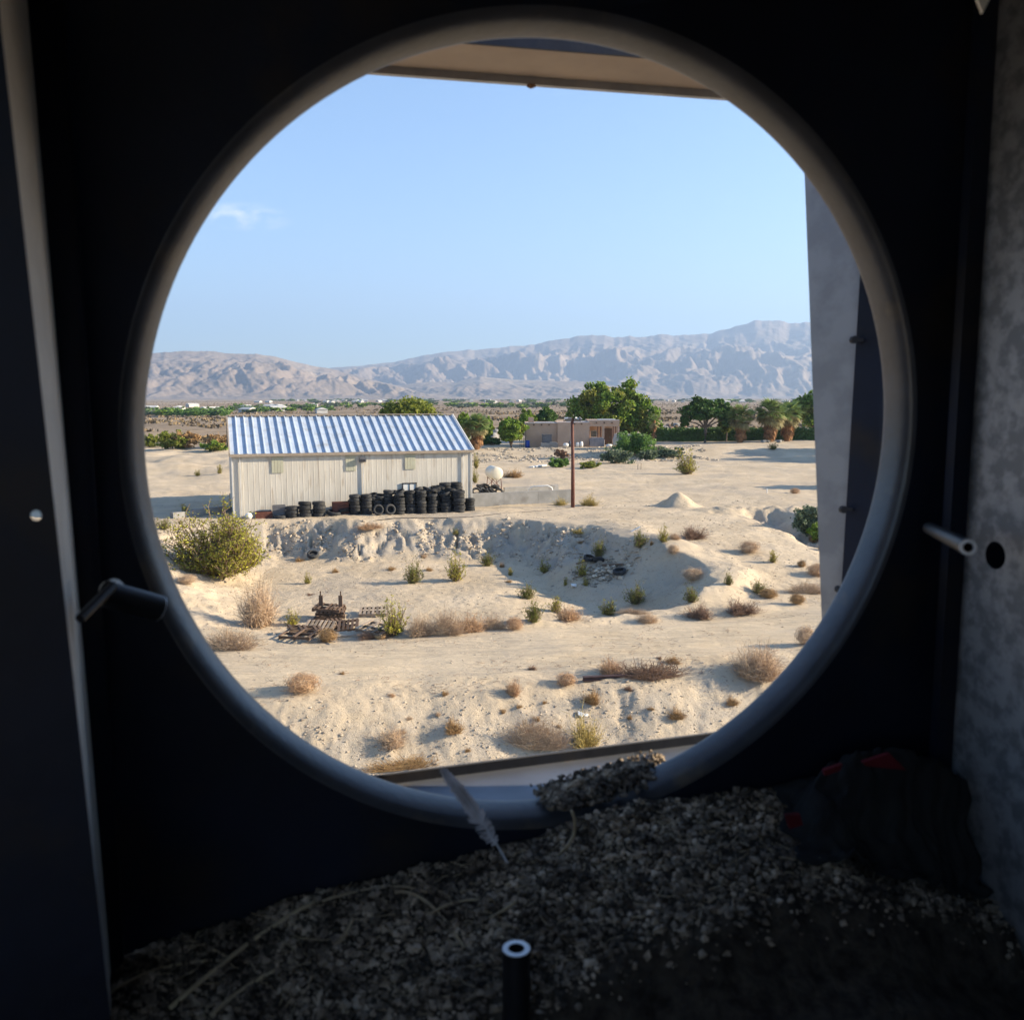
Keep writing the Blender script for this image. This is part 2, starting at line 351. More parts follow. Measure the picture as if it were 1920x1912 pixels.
    h = h+amp*(.10*fbm(x*.13, y*.13, 3, 81)+(.030*fbm(x*.8, y*.8, 3, 84)+.024*fbm(x*3.1, y*3.1, 3, 87))*(1-.7*roadm)*(1-sm((y-90)/30)))
    rut = roadm*.028*(np.cos((v-28.0)*2.9)+.6*np.cos((v-28)*7.3)); h = h+rut
    h = h+sm((np.hypot(x, y)-140)/100)*.6*fbm(x*.02, y*.02, 3, 90)*(1-.3*sm((y-2000)/1000))
    if full: return h, np.clip(slope*back+.7*sl2+.8*gf+.25*slope, 0, 1), roadm
    return h
def at(px, py, tmin=14):
    r = ray(px, py); t = tmin*np.exp(np.arange(0, 5.6, .0012)); r = r/np.linalg.norm(r)
    X = r[0]*t; Y = r[1]*t; Z = CAMZ+r[2]*t; g = H(X, Y)
    i = np.argmax(Z < g)
    if i == 0: i = len(t)-1
    return Vector((X[i], Y[i], float(g[i])))
def mpp(p): return Vector((p.x, p.y, p.z-CAMZ)).length/F   # metres per photo pixel at p

# ground: one polar sheet
thf = np.radians(np.arange(-36, 36.01, .14)); 
th = np.concatenate([np.radians(np.arange(-180, -36, 6)), thf, np.radians(np.arange(42, 180, 6))])
rr = [.5, 2, 5, 9, 13, 16, 18]
while rr[-1] < 75: rr.append(rr[-1]*1.0029)
while rr[-1] < 400: rr.append(rr[-1]*1.008)
while rr[-1] < 16000: rr.append(rr[-1]*1.035)
rr = np.array(rr)
T, R = np.meshgrid(th, rr); X = R*np.sin(T); Y = R*np.cos(T)
Z, CS, CR = H(X, Y, True)
Z = np.where(R < 18, np.minimum(Z, -3.0), Z)
nT = len(th); nR = len(rr); ii = np.arange(nR-1)[:, None]*nT; jj = np.arange(nT)[None, :]; jn = (jj+1) % nT
Fq = np.stack([ii+jj, ii+jn, ii+nT+jn, ii+nT+jj], -1).reshape(-1, 4)[:, ::-1]
me = mesh_np('ground', np.stack([X, Y, Z], -1).reshape(-1, 3), Fq, M_ground, True)
ca = me.color_attributes.new('gz', 'FLOAT_COLOR', 'POINT')
fb = sm((Y-118-.1*X)/20+.35*fbm(X*.05, Y*.05, 3, 99))*np.where(X < -15, 1, sm((Y-165)/20)); fb = np.where(X < -15, sm((Y-122)/10+.5*fbm(X*.06, Y*.04, 3, 99)), fb)
ca.data.foreach_set('color', np.stack([CS, fb, CR, np.ones_like(CS)], -1).astype(np.float32).ravel())
tag(obj('ground', me), kind='structure')

# ------------------------------------------------------------------ mountains
def interp_sky(pts, az):
    A = []; E = []
    for px, py in pts:
        r = ray(px, py); A.append(math.atan2(r[0], r[1])); E.append(r[2]/math.hypot(r[0], r[1]))
    return np.interp(az, A, E)
M_mtn = mat('mountain_rock', (.27, .205, .15), (.18, .14, .105), .004, .95, detail=10, c3=(.33, .26, .19), s3=.0012, lo3=.5, hi3=.65, bump=17, bscale=.012)
def mountains(sky, r0, rc, seed, a0, a1, amp, fscale, label_shift=0, gain=.5, dr=2200):
    az = np.radians(np.arange(a0, a1, .085)); t = np.concatenate([np.linspace(0, 1, 95), np.linspace(1.05, 2, 20)])
    A, Tt = np.meshgrid(az, t); Rr = r0+(rc-r0)*Tt*(1+0*A)
    X = Rr*np.sin(A); Y = Rr*np.cos(A)
    E = np.maximum(interp_sky(sky, A), .0005)
    E = E*(1+.02*fbm(A*60, A*0, 3, seed+3))
    crest = E*rc+CAMZ
    prof = np.where(Tt <= 1, Tt**1.35*(.55+.45*Tt), np.clip(1-(Tt-1)*.6, 0, 1))
    wx = X+.25/fscale*vn(X*fscale*.8, Y*fscale*.8, seed+50); wy = Y+.25/fscale*vn(X*fscale*.8, Y*fscale*.8, seed+51)
    rid = fbm(wx*fscale, wy*fscale*.55, 6, seed, gain, True)/1.6
    rid = .55*rid+.45*fbm(A*rc*fscale*1.5+.5*vn(X*fscale, Y*fscale, seed+60), Tt*2.6+.4*vn(X*fscale, Y*fscale, seed+61), 6, seed+30, .55, True)/1.6
    big = fbm(wx*fscale*.35, wy*fscale*.3, 2, seed+9)
    env = np.clip(Tt*2.2, 0, 1)*np.clip((1.03-Tt)*2.2, 0, 1)
    Zm = crest*prof+crest.mean()*amp*env*(rid-.35+.9*big+.35*(fbm(wx*fscale*2.6, wy*fscale*1.3, 4, seed+20, .55, True)/1.6-.4))*np.where(Tt > 1, .3, 1)
    lim = CAMZ+Rr*E*np.where(Tt < 1, .995, 1)
    Zm = np.minimum(Zm, np.where(Tt < .999, CAMZ+Rr*E*(.9+.08*Tt)+0*X, Zm))
    foot = np.clip(Tt*5, 0, 1)
    Zm = np.maximum(Zm*foot, 0)-8*(Tt < .012)
    n1, n0 = Zm.shape; ii = np.arange(n1-1)[:, None]*n0; jj = np.arange(n0-1)[None]
    Fq = np.stack([ii+jj, ii+jj+1, ii+n0+jj+1, ii+n0+jj], -1).reshape(-1, 4)[:, ::-1]
    tag(obj('mountains', mesh_np('mountains', np.stack([X, Y, Zm], -1).reshape(-1, 3), Fq, M_mtn, True)), kind='structure')
mountains([(-900, 700), (-300, 680), (100, 672), (200, 668), (270, 663), (330, 659), (390, 658), (440, 665), (480, 664), (530, 672), (570, 683), (610, 690), (660, 702), (700, 713), (750, 724), (800, 738), (850, 746), (3000, 746)], 3600, 5000, 101, -44, -2, .34, .0036)
mountains([(-900, 746), (620, 746), (680, 738), (740, 724), (800, 716), (850, 717), (900, 706), (960, 712), (1030, 714), (1100, 716), (1180, 728), (1240, 738), (1300, 742), (3000, 746)], 4300, 5200, 201, -13, 14, .34, .0042)
mountains([(-900, 700), (300, 700), (560, 694), (620, 691), (680, 686), (740, 680), (790, 668), (830, 661), (880, 655), (940, 651), (1000, 645), (1060, 634), (1090, 629), (1130, 629), (1165, 634), (1200, 633), (1240, 629), (1290, 628), (1330, 626), (1380, 612), (1420, 602), (1470, 601), (1500, 607), (1560, 602), (1700, 596), (2000, 612), (2900, 640)], 5200, 8200, 301, -18, 46, .29, .0018)

# ------------------------------------------------------------------ haze
hb = MB(); hb.box((0, 4200, 640), (19000, 17600, 1340))
hz = hb.build('haze', bpy.data.materials.new('haze_air')); hm = hz.data.materials[0]; hm.use_nodes = True
hm.node_tree.nodes.remove(hm.node_tree.nodes['Principled BSDF'])
pv = hm.node_tree.nodes.new('ShaderNodeVolumePrincipled'); pv.inputs['Color'].default_value = (.46, .64, .95, 1); pv.inputs['Density'].default_value = 1.45e-4; pv.inputs['Anisotropy'].default_value = .2
hm.node_tree.links.new(pv.outputs[0], hm.node_tree.nodes['Material Output'].inputs['Volume']); tag(hz, kind='stuff')

# ------------------------------------------------------------------ plants
def frame_rand(n):
    a = rng.normal(size=(n, 3)); a /= np.linalg.norm(a, axis=1)[:, None]
    b = rng.normal(size=(n, 3)); b -= (b*a).sum(1)[:, None]*a; b /= np.linalg.norm(b, axis=1)[:, None]
    return a, b
def leaf_quads(P, s, aspect=.55):
    n = len(P); a, b = frame_rand(n); s = s*rng.uniform(.6, 1.3, n)[:, None]
    V = np.stack([P-a*s, P-b*s*aspect, P+a*s, P+b*s*aspect], 1).reshape(-1, 3)
    return V, np.arange(4*n).reshape(-1, 4)
def strands(paths, r0, r1=None):
    """paths: (n, k, 3) polylines -> thin triangular tubes"""
    n, k, _ = paths.shape; r1 = r0*.4 if r1 is None else r1
    d = paths[:, -1]-paths[:, 0]; d /= np.linalg.norm(d, axis=1)[:, None]+1e-9
    u = np.cross(d, rng.normal(size=(n, 3))); u /= np.linalg.norm(u, axis=1)[:, None]+1e-9; v = np.cross(d, u)
    rad = np.linspace(1, 0, k)[None, :, None, None]*(r0-r1)+r1
    an = np.array([0, 2*PI/3, 4*PI/3]); off = (u[:, None, None]*np.cos(an)[None, None, :, None]+v[:, None, None]*np.sin(an)[None, None, :, None])
    V = (paths[:, :, None]+off*rad).reshape(-1, 3)
    q = []
    for i in range(k-1):
        for j in range(3): q.append((i*3+j, i*3+(j+1) % 3, (i+1)*3+(j+1) % 3, (i+1)*3+j))
    Fq = (np.arange(n)[:, None, None]*k*3+np.array(q)[None]).reshape(-1, 4)
    return V, Fq
def grow(n, k, spread, h, jit, up=1.0, base=.10):
    az = rng.uniform(0, 2*PI, n); ct = rng.uniform(.08, 1, n)**.8; st_ = np.sqrt(1-ct**2); L = rng.uniform(.62, 1, n)*(1+.30*np.sin(az*3+rng.uniform(0, 6)))
    end = np.stack([np.cos(az)*st_*spread*L, np.sin(az)*st_*spread*L, h*ct*L+.03], 1)
    t = np.linspace(0, 1, k)[None, :, None]; st = end*np.array([1, 1, 0])*base
    P = st[:, None]*(1-t)+end[:, None]*t
    P[:, :, 2] *= (.35+.65*t[..., 0])**.5
    P[:, 1:] += rng.normal(size=(n, k-1, 3))*jit
    return P
def creosote(name, mleaf, nst=90, nleaf=1500, ls=.045, unit=1.0, twig=4, spread=.5, h=1.0):
    """unit-height shrub: stems fan from the base, leaves along the upper stems"""
    P = grow(nst, 6, spread, h, .022)
    side = []
    for _ in range(twig):
        i = rng.integers(0, nst, nst); j = rng.integers(2, 6, nst); a = P[i, j]; 
        dd = rng.normal(size=(nst, 3))*.09+np.array([0, 0, .11]); side.append(np.stack([a, a+dd*.5+rng.normal(size=(nst, 3))*.01, a+dd], 1))
    V1, F1 = strands(P, .011); S = np.concatenate(side); V2, F2 = strands(S, .005)
    stem = mesh_np('stems', np.concatenate([V1, V2]), np.concatenate([F1, F2+len(V1)]), M_stem)
    i = rng.integers(0, len(S), nleaf); t = rng.uniform(.1, 1, nleaf)[:, None]
    L = S[i, 0]*(1-t)+S[i, 2]*t+rng.normal(size=(nleaf, 3))*.022
    V, Fq = leaf_quads(L, ls*.55)
    return stem, mesh_np('foliage', V, Fq, mleaf)
def tumble(m, n=420, r=.5, flat_=.8, th_=.006, arcs=True):
    """unit-size ball of thin arcing twigs"""
    a, b = frame_rand(n); rad = r*rng.uniform(.55, 1, n)[:, None]; t0 = rng.uniform(0, 2*PI, n); ln = rng.uniform(.7, 1.7, n)
    k = 5; t = t0[:, None]+np.linspace(0, 1, k)[None]*ln[:, None]
    P = (a[:, None]*np.cos(t)[..., None]+b[:, None]*np.sin(t)[..., None])*rad[:, None]*np.linspace(.75, 1.08, k)[None, :, None]
    P = P*(1+.22*np.sin(a[:, :1]*5+b[:, :1]*3))[:, None, :]+rng.normal(size=P.shape)*.02
    P[..., 2] = P[..., 2]*flat_+r*flat_*.92; P[..., 2] = np.abs(P[..., 2])
    V, Fq = strands(P, th_)
    return mesh_np('twigs', V, Fq, m)
def brush(m, n=500, spread=.5, h=.6, th_=.006, jit=.03):
    P = grow(n, 5, spread, h, jit, base=.45)
    lob = .62+.38*np.sin(np.arctan2(P[:, -1, 1], P[:, -1, 0])*3+rng.uniform(0, 6)); P *= (rng.uniform(.45, 1.12, n)*(.65+.35*lob))[:, None, None]; P[:, :, 2] = np.abs(P[:, :, 2])
    S = []
    for _ in range(2):
        i = rng.integers(0, n, n); a = P[i, rng.integers(1, 5, n)]; dd = rng.normal(size=(n, 3))*.09; dd[:, 2] = np.abs(dd[:, 2])*.6
        S.append(np.stack([a, a+dd*.6+rng.normal(size=(n, 3))*.012, a+dd], 1))
    V1, F1 = strands(P, th_); V2, F2 = strands(np.concatenate(S), th_*.6)
    return mesh_np('twigs', np.concatenate([V1, V2]), np.concatenate([F1, F2+len(V1)]), m)
CRE = [creosote('c', M_creo, 90, 2200, .05), creosote('c', M_creod, 110, 2600, .05, spread=.55), creosote('c', M_creo, 60, 1300, .05, spread=.4), creosote('c', M_creod, 80, 1500, .055, spread=.6)]
BIGC = creosote('c', M_creo, 320, 22000, .032, twig=7, spread=.62)
TUM = [tumble(M_dry, 700, th_=.005), tumble(M_drypink, 700, th_=.006), tumble(M_dryorange, 500, th_=.009), tumble(M_dry, 400, th_=.009)]
BRU = {'p': brush(M_drypink, 700, th_=.0045), 'd': brush(M_dry, 500, th_=.006), 'o': brush(M_dryorange, 500, th_=.008), 'b': brush(M_drybrown, 700, th_=.006), 'y': brush(M_dryyel, 500, th_=.007)}
BIGBR = brush(M_drypink, 1500, th_=.0032, jit=.030)
def plant_loc(px, py): return at(px, py)
def place_creo(px, py, wpx, hpx, label, kind=0, name='creosote_bush', cat='bush', big=False, leaf=None):
    p = at(px, py); s = mpp(p); st, fo = BIGC if big else CRE[kind]
    e = empty(name, p-Vector((0, 0, .03)), rng.uniform(0, 6)); tag(e, label, cat, 'green shrubs on the sand')
    sc = (wpx*s*.92, wpx*s*.92, hpx*s/.98)
    obj('stems', st, e, sc=sc); obj('foliage', fo, e, sc=sc)
def place_dry(px, py, wpx, hpx, me, label, name='dry_brush', cat='dry bush', hs=1.0, dep=None):
    p = at(px, py); s = mpp(p); o = obj(name, me, None, p-Vector((0, 0, .04)), (0, 0, rng.uniform(-.3, .3) if dep else rng.uniform(0, 6)), (wpx*s*.95, (dep or wpx)*s*.95, hpx*s*hs))
    tag(o, label, cat, 'dry brush and tumbleweeds'); return o
C = [
 (418, 1078, 158, 96, 0, 'largest yellow-green creosote bush, on the bank at left below the white shed', 1),
 (775, 1093, 40, 40, 1, 'round dark green bush on the pit floor, left one of a close pair', 0),
 (855, 1089, 46, 47, 0, 'upright twiggy green bush, right one of the pair on the pit floor', 0),
 (914, 1061, 32, 26, 1, 'small green bush at the foot of the cracked bank', 0),
 (577, 1094, 18, 18, 0, 'tiny lone yellow-green bush below the single tyre on the bank', 0),
 (1021, 1074, 28, 22, 0, 'small yellow-green bush right of the bush at the bank foot', 0),
 (957, 1079, 18, 18, 2, 'small pale straggly bush between two greener ones under the bank', 0),
 (989, 1122, 38, 26, 1, 'low green bush alone in the middle of the pit floor', 0),
 (1091, 1080, 28, 28, 0, 'yellow-green bush just left of the rubble heap in the pit', 0),
 (1060, 1098, 14, 18, 2, 'tiny bush left of a small sand hump in the pit', 0),
 (1098, 1099, 20, 20, 2, 'tiny bush below the rubble heap in the pit', 0),
 (1001, 1165, 42, 38, 1, 'leaning green bush at the road edge beside dry pale brush', 0),
 (1042, 1148, 44, 32, 2, 'pale green bush rising behind the dry brush at the road edge', 0),
 (1192, 1131, 44, 34, 1, 'dense round green bush at the foot of the shaded slope', 0),
 (1123, 1044, 30, 32, 1, 'green bush directly above the rubble heap', 0),
 (1200, 1026, 30, 32, 1, 'green bush near the pit rim beside the white board', 0),
 (1244, 1016, 26, 26, 0, 'yellowish bush on the pit rim right of a greener one', 0),
 (1296, 1129, 30, 30, 1, 'green bush standing right of the sunlit gap in the slope', 0),
 (1366, 1097, 18, 24, 1, 'narrow bush on the shaded slope', 0),
 (1140, 1152, 42, 26, 0, 'olive bush low at the road edge left of the dense green bush', 0),
 (1421, 1112, 30, 24, 1, 'green bush behind an orange tumbleweed on the right of the pit', 0),
 (1449, 1055, 26, 26, 2, 'half dry bush on the crest at right of the pit', 0),
 (737, 1190, 66, 58, 0, 'yellow-green bush at the left end of the long dry thicket by the pallets', 0),
 (307, 993, 28, 24, 3, 'dark green bush at far left beside the low grey block', 0),
 (348, 969, 26, 26, 2, 'sparse bush left of the white shed corner', 0),
 (1288, 889, 48, 40, 0, 'big round twiggy bush alone on the open sand flat', 0),
 (1449, 843, 20, 14, 3, 'small dark bush on the shaded bank in front of the palms', 0),
 (855, 1004, 14, 12, 0, 'tiny yellow tuft just below the tyre row', 0),
 (548, 1172, 34, 26, 0, 'small green bush growing at the left of the pallet heap', 0),
 (893, 878, 14, 26, 0, 'bush peeking past the right corner of the white shed', 0),
 (891, 905, 16, 24, 0, 'lower bush at the right corner of the shed behind the tyres', 0),
 (370, 892, 14, 10, 0, 'small olive bush on the sunlit flat left of the shed', 0),
 (412, 888, 16, 18, 2, 'thin bush on the flat just left of the shed wall', 0),
]
for px, py, a, b, k, lab, big in C: place_creo(px, py, a, b, lab, k, big=bool(big))
TW = [
 (567, 1297, 68, 42, TUM[0], 'large round tan tumbleweed on the near edge of the road'),
 (352, 1094, 36, 20, TUM[1], 'flattened pinkish tumbleweed below the largest creosote bush'),
 (965, 1180, 36, 30, TUM[0], 'pale tumbleweed at the right end of the long dry thicket'),
 (1405, 1036, 42, 26, TUM[1], 'brown-pink tumbleweed on the right crest of the pit'),
 (1262, 1039, 24, 20, TUM[1], 'small brown tumbleweed on the upper shaded slope'),
 (1440, 1120, 38, 20, TUM[2], 'orange tumbleweed in front of a small green bush at right'),
 (1495, 1131, 32, 22, TUM[2], 'orange tumbleweed on the road side of the long pink brush'),
 (1532, 1080, 40, 28, TUM[0], 'tan tumbleweed beside the galvanised panel edge at right'),
 (1503, 1062, 18, 14, TUM[2], 'small orange tumbleweed above the tan one at right'),
 (1525, 1018, 18, 14, TUM[2], 'small rusty tumbleweed below the grey-green bush at far right'),
 (1542, 1032, 16, 14, TUM[2], 'small rusty tumbleweed touching the galvanised panel edge'),
 (1062, 1284, 42, 28, TUM[3], 'pale tumbleweed at the left end of the rusty beam'),
 (1490, 925, 20, 12, TUM[3], 'small round dry bush in the shadow strip on the sand flat'),
 (1510, 1208, 40, 40, TUM[1], 'pale tumbleweed against the round opening at the road right end'),
 (615, 1203, 38, 30, TUM[2], 'orange-tan tumbleweed in front of the pallet heap'),
 (1300, 1087, 46, 26, TUM[1], 'greyish tumbleweed in the shade of the pit slope'),
]
for px, py, a, b, me_, lab in TW: place_dry(px, py, a, b, me_, lab, 'tumbleweed', 'tumbleweed', 1.15)
B = [
 (485, 1172, 84, 92, 'p', 'tall upright dry brush left of the pallet heap', 1.7, None),
 (430, 1217, 130, 46, 'p', 'wide low tangled brush at the left end of the road', 1.6, 60),
 (790, 1191, 64, 44, 'P', 'left end of the long dry thicket, touching the yellow-green bush', 1.5, None),
 (838, 1189, 84, 56, 'P', 'tallest dry brush in the middle of the long thicket', 1.4, 60),
 (882, 1184, 70, 46, 'd', 'straw-coloured brush right of the tallest one in the long thicket', 1.4, 50),
 (925, 1180, 64, 36, 'P', 'low right part of the long dry thicket before the pale tumbleweed', 1.4, 40),
 (1066, 1162, 64, 34, 'd', 'pale dry brush right of the leaning green bush', 1.5, None),
 (1215, 1167, 50, 26, 'p', 'low dry brush just past the road edge, left of the darker pair', 1.5, None),
 (1311, 1157, 58, 26, 'b', 'dark dry brush on the road shoulder, left one of two', 1.5, None),
 (1390, 1149, 68, 26, 'b', 'dark dry brush on the road shoulder, right one of two', 1.5, None),
 (1512, 1112, 100, 28, 'p', 'long pink brush strip behind the orange tumbleweed at right', 1.5, 40),
 (1300, 1009, 54, 24, 'b', 'dark brown bush on the rim of the pit', 1.6, None),
 (963, 1302, 36, 36, 'd', 'upright dry tuft on the near edge of the road', 1.6, None),
 (1145, 1262, 62, 34, 'd', 'light dry brush at the left part of the mat behind the rusty beam', 1.6, None),
 (1215, 1270, 165, 34, 'b', 'long dark brown brush mat behind the rusty beam', 1.6, 50),
 (1422, 1270, 112, 66, 'P', 'large pinkish brush on the road edge at right', 1.6, None),
 (1262, 1243, 32, 16, 'o', 'small tuft behind the brush mat on the road', 1.6, None),
 (1006, 1402, 150, 62, 'P', 'twisted pinkish brush on the lower slope above the metal sill', 1.6, 60),
 (1095, 1398, 66, 58, 'y', 'golden yellow brush right of the twisted pinkish one', 1.6, None),
 (735, 1398, 66, 38, 'p', 'reddish dry brush on the lower left slope', 1.6, None),
 (1110, 1318, 38, 26, 'o', 'orange-brown tuft below the rusty beam', 1.6, None),
 (1268, 1345, 36, 20, 'o', 'small orange tuft on the lower right slope', 1.6, None),
 (760, 1440, 150, 24, 'o', 'reddish straw lying above the metal sill at left', 1.6, 30),
 (850, 1372, 40, 28, 'o', 'orange tuft in the hollow of the lower slope', 1.6, None),
 (1372, 1320, 28, 16, 'o', 'faint orange tuft near the round opening at lower right', 1.6, None),
 (692, 990, 70, 12, 'd', 'dry pale grass in front of the upright pair of tyres', 1.6, None),
 (1051, 947, 30, 14, 'y', 'yellow tuft at the left of the light pole foot', 1.6, None),
 (1105, 947, 40, 18, 'y', 'yellow-brown tuft at the right of the light pole foot', 1.6, None),
 (962, 895, 44, 16, 'o', 'orange bush right of the white tank', 1.6, None),
 (1265, 1010, 30, 14, 'p', 'faint pink tuft left of the dark rim bush', 1.6, None),
 (1085, 1000, 30, 10, 'y', 'dry yellow grass on the bank top', 1.6, None),
 (700, 1195, 60, 18, 'b', 'brown litter of twigs in front of the broken boards', 1.5, None),
 (1185, 1150, 80, 14, 'p', 'low faded brush strip at the road edge before the dense green bush', 1.5, 30),
]
for px, py, a, b, k, lab, hs, dp in B: place_dry(px, py, a*1.22, b*1.12, BIGBR if k == 'P' else BRU[k], lab, hs=hs, dep=dp)

tt_ = random.Random(5)
for i in range(46):
    px, py = tt_.uniform(460, 1460), tt_.choice([tt_.uniform(1010, 1180), tt_.uniform(1225, 1420), tt_.uniform(1290, 1420)])
    if not (abs(px-960) < 480-(py-1100)*.6): continue
    place_dry(px, py, tt_.uniform(10, 26), tt_.uniform(6, 13), BRU[tt_.choice('poodb')], 'tiny dry tuft of straw on the bare sand', 'dry_tuft', 'dry tuft', 1.5)['group'] = 'tiny dry tufts on the sand'
# scrub with soft leaves (mounds of leaf quads)
def crown_mesh(lobes, n, s, m, shell=.55, asp=.6, droop=0):
    V = []; w = np.array([l[3]*l[4]*l[5] for l in lobes])**(.67); w /= w.sum()
    P = []
    for l, k in zip(lobes, (w*n).astype(int)):
        ns = max(4, min(26, k//45)); c = rng.normal(size=(ns, 3)); c /= np.linalg.norm(c, axis=1)[:, None]; c *= rng.uniform(.45, .92, (ns, 1)); cr_ = rng.uniform(.20, .42, ns)
        i = rng.integers(0, ns, k); d = rng.normal(size=(k, 3)); d /= np.linalg.norm(d, axis=1)[:, None]
        r = cr_[i]*(shell+(1-shell)*rng.uniform(0, 1, k)**.6)*(1+.5*(rng.uniform(0, 1, k) > .93))
        q = (c[i]+d*r[:, None]*np.array([1, 1, .85]))*np.array(l[3:6])+np.array(l[:3]); P.append(q)
    P = np.concatenate(P)
    if droop: P[:, 2] -= droop*rng.uniform(0, 1, len(P))**3
    V, Fq = leaf_quads(P, s, asp)
    return mesh_np('foliage', V, Fq, m)
def mound(px, py, wpx, hpx, m, label, name='desert_shrub', n=1400, cat='shrub', g='leafy shrubs near the house'):
    p = at(px, py); s = mpp(p); W = wpx*s; Hh = hpx*s
    lobes = [(rng.uniform(-.3, .3)*W, rng.uniform(-.2, .2)*W, Hh*rng.uniform(.3, .55), W*rng.uniform(.18, .32), W*rng.uniform(.18, .3), Hh*rng.uniform(.3, .5)) for _ in range(6)]
    lobes.append((0, 0, Hh*.35, W*.46, W*.3, Hh*.4))
    me_ = crown_mesh(lobes, int(n*1.9), max(.08, s*2.0), m, .3)
    e = empty(name, p); tag(e, label, cat, g); obj('foliage', me_, e)
    sb = MB()
    for k in range(5):
        a = rng.uniform(0, 2*PI); sb.tube([(0, 0, -.1), (math.cos(a)*W*.1, math.sin(a)*W*.1, Hh*.4), (math.cos(a)*W*.25, math.sin(a)*W*.25, Hh*.7)], [.05, .03, .015], 4)
    sb.build('stems', M_stem, e)
mound(1188, 852, 82, 46, M_leafbright, 'bright green bush in front of the parked vehicle', n=3500)
mound(1155, 868, 66, 30, M_greygreen, 'grey-green low shrub left below the bright bush', n=2200)
mound(1212, 862, 40, 22, M_greygreen, 'grey-green shrub under the bright bush', n=1400)
mound(1250, 857, 70, 22, M_greygreen, 'long low grey-green shrub right of the bright bush', n=1600)
mound(1047, 876, 46, 22, M_leafbright, 'small lime green shrub left of the light pole')
mound(1105, 877, 50, 14, M_leafyel, 'flat yellow shrub right of the light pole', n=1200)
mound(1052, 860, 30, 20, M_drybrown, 'brown bush on the bank in front of the house', n=900)
mound(1518, 1003, 70, 58, M_greygreen, 'grey-green willowy bush in the gully at far right', n=4000)
mound(1540, 1012, 44, 36, M_leaf, 'green bush at the gully right beside the galvanised panel', n=2200)
mound(280, 838, 40, 28, M_leafyel, 'yellow bush at the far left edge of the opening')
mound(322, 840, 60, 34, M_leafyel, 'yellow-green bush beyond the sand hummocks, second from left', n=2200)
mound(355, 840, 46, 32, M_dryorange, 'orange bush beyond the sand hummocks', n=2000)
mound(402, 846, 50, 24, M_leaf, 'dark green bush behind the shed left corner')
mound(412, 840, 44, 32, M_dryorange, 'orange bush above the dark green one by the shed', n=1800)
mound(922, 834, 44, 18, M_leafdark, 'dark shrub at the palm foot beyond the shed', n=1200)
mound(895, 834, 36, 16, M_leaf, 'green undergrowth left of the dark shrub beyond the shed')

# trees
def tree(px, py, wpx, hpx, m, label, nl=7, n=7000, trunk=.2, cat='tree', ls=.22, open_=False, name='desert_tree', lobes=None, dist=None):
    if dist:
        r = ray(px, py); k = dist/r[1]; p = Vector((r[0]*k, dist, float(H(r[0]*k, dist))))
    else: p = at(px, py)
    s = mpp(p); W = wpx*s; Hh = hpx*s
    if dist: r = ray(px, py-hpx); Hh = CAMZ+r[2]*dist/r[1]-p.z
    if lobes is None:
        lobes = []
        for i in range(nl):
            a = 2*PI*i/nl+rng.uniform(-.4, .4); rr_ = rng.uniform(.12, .30)*W
            lobes.append((math.cos(a)*rr_, math.sin(a)*rr_*.9, Hh*rng.uniform(.42, .72), W*rng.uniform(.17, .26), W*rng.uniform(.17, .26), Hh*rng.uniform(.17, .26)))
        lobes.append((0, 0, Hh*.70, W*.26, W*.26, Hh*.27))
        lobes.append((0, 0, Hh*.42, W*.34, W*.32, Hh*.24))
    else: lobes = [(a*W, b*W, c*Hh, d*W, d*W*.9, e_*Hh) for a, b, c, d, e_ in lobes]
    e = empty(name, p-Vector((0, 0, .1))); tag(e, label, cat, 'trees round the house and garden')
    obj('crown', crown_mesh(lobes, n, ls, m, .5), e)
    tb = MB(); h0 = Hh*trunk
    tb.tube([(0, 0, 0), (.05*W*.2, 0, h0*.6), (0, 0, h0*1.3)], [W*.035, W*.028, W*.022], 8)
    for l in lobes[:8]:
        tb.tube([(0, 0, h0*.9), (l[0]*.45, l[1]*.45, h0+(l[2]-h0)*.5), (l[0]*.9, l[1]*.9, l[2])], [W*.02, W*.013, W*.005], 6)
    tb.build('trunk', M_bark, e)
# lobes are (x, y, z, radius, height radius) as shares of width and height
tree(1150, 822, 172, 112, M_leaf, 'largest dense green tree rising behind the adobe house', n=26000, ls=.24,
     lobes=[(-.30, 0, .62, .20, .26), (-.16, .1, .74, .17, .24), (.10, 0, .72, .18, .26), (-.02, -.1, .5, .24, .3), (-.40, 0, .40, .14, .26), (.22, .05, .60, .17, .28), (.36, -.05, .42, .15, .34), (.40, -.1, .2, .12, .2), (-.2, 0, .3, .22, .28), (.16, 0, .35, .22, .32)], dist=132)
tree(1026, 812, 54, 56, M_leafdark, 'dark round tree behind the left half of the adobe house', n=7000, dist=140)
tree(985, 815, 44, 52, M_leaf, 'light green tree just left of the round dark one', n=5000, dist=138)
tree(958, 836, 64, 56, M_leaf, 'feathery green tree against the left wall of the adobe house', n=9000, trunk=.1, dist=116)
tree(776, 830, 150, 96, M_leafyel, 'yellow-green tree rising behind the shed roof', n=14000, dist=100)
tree(822, 828, 60, 54, M_leaf, 'small green treetop right of the yellow-green one behind the shed roof', n=5000, dist=120)
tree(868, 832, 50, 62, M_leaf, 'green tree left of the fan palm beyond the shed', n=6000, dist=118)
tree(916, 822, 26, 44, M_leaf, 'slim tree right of the fan palm beyond the shed', n=3000, dist=124)
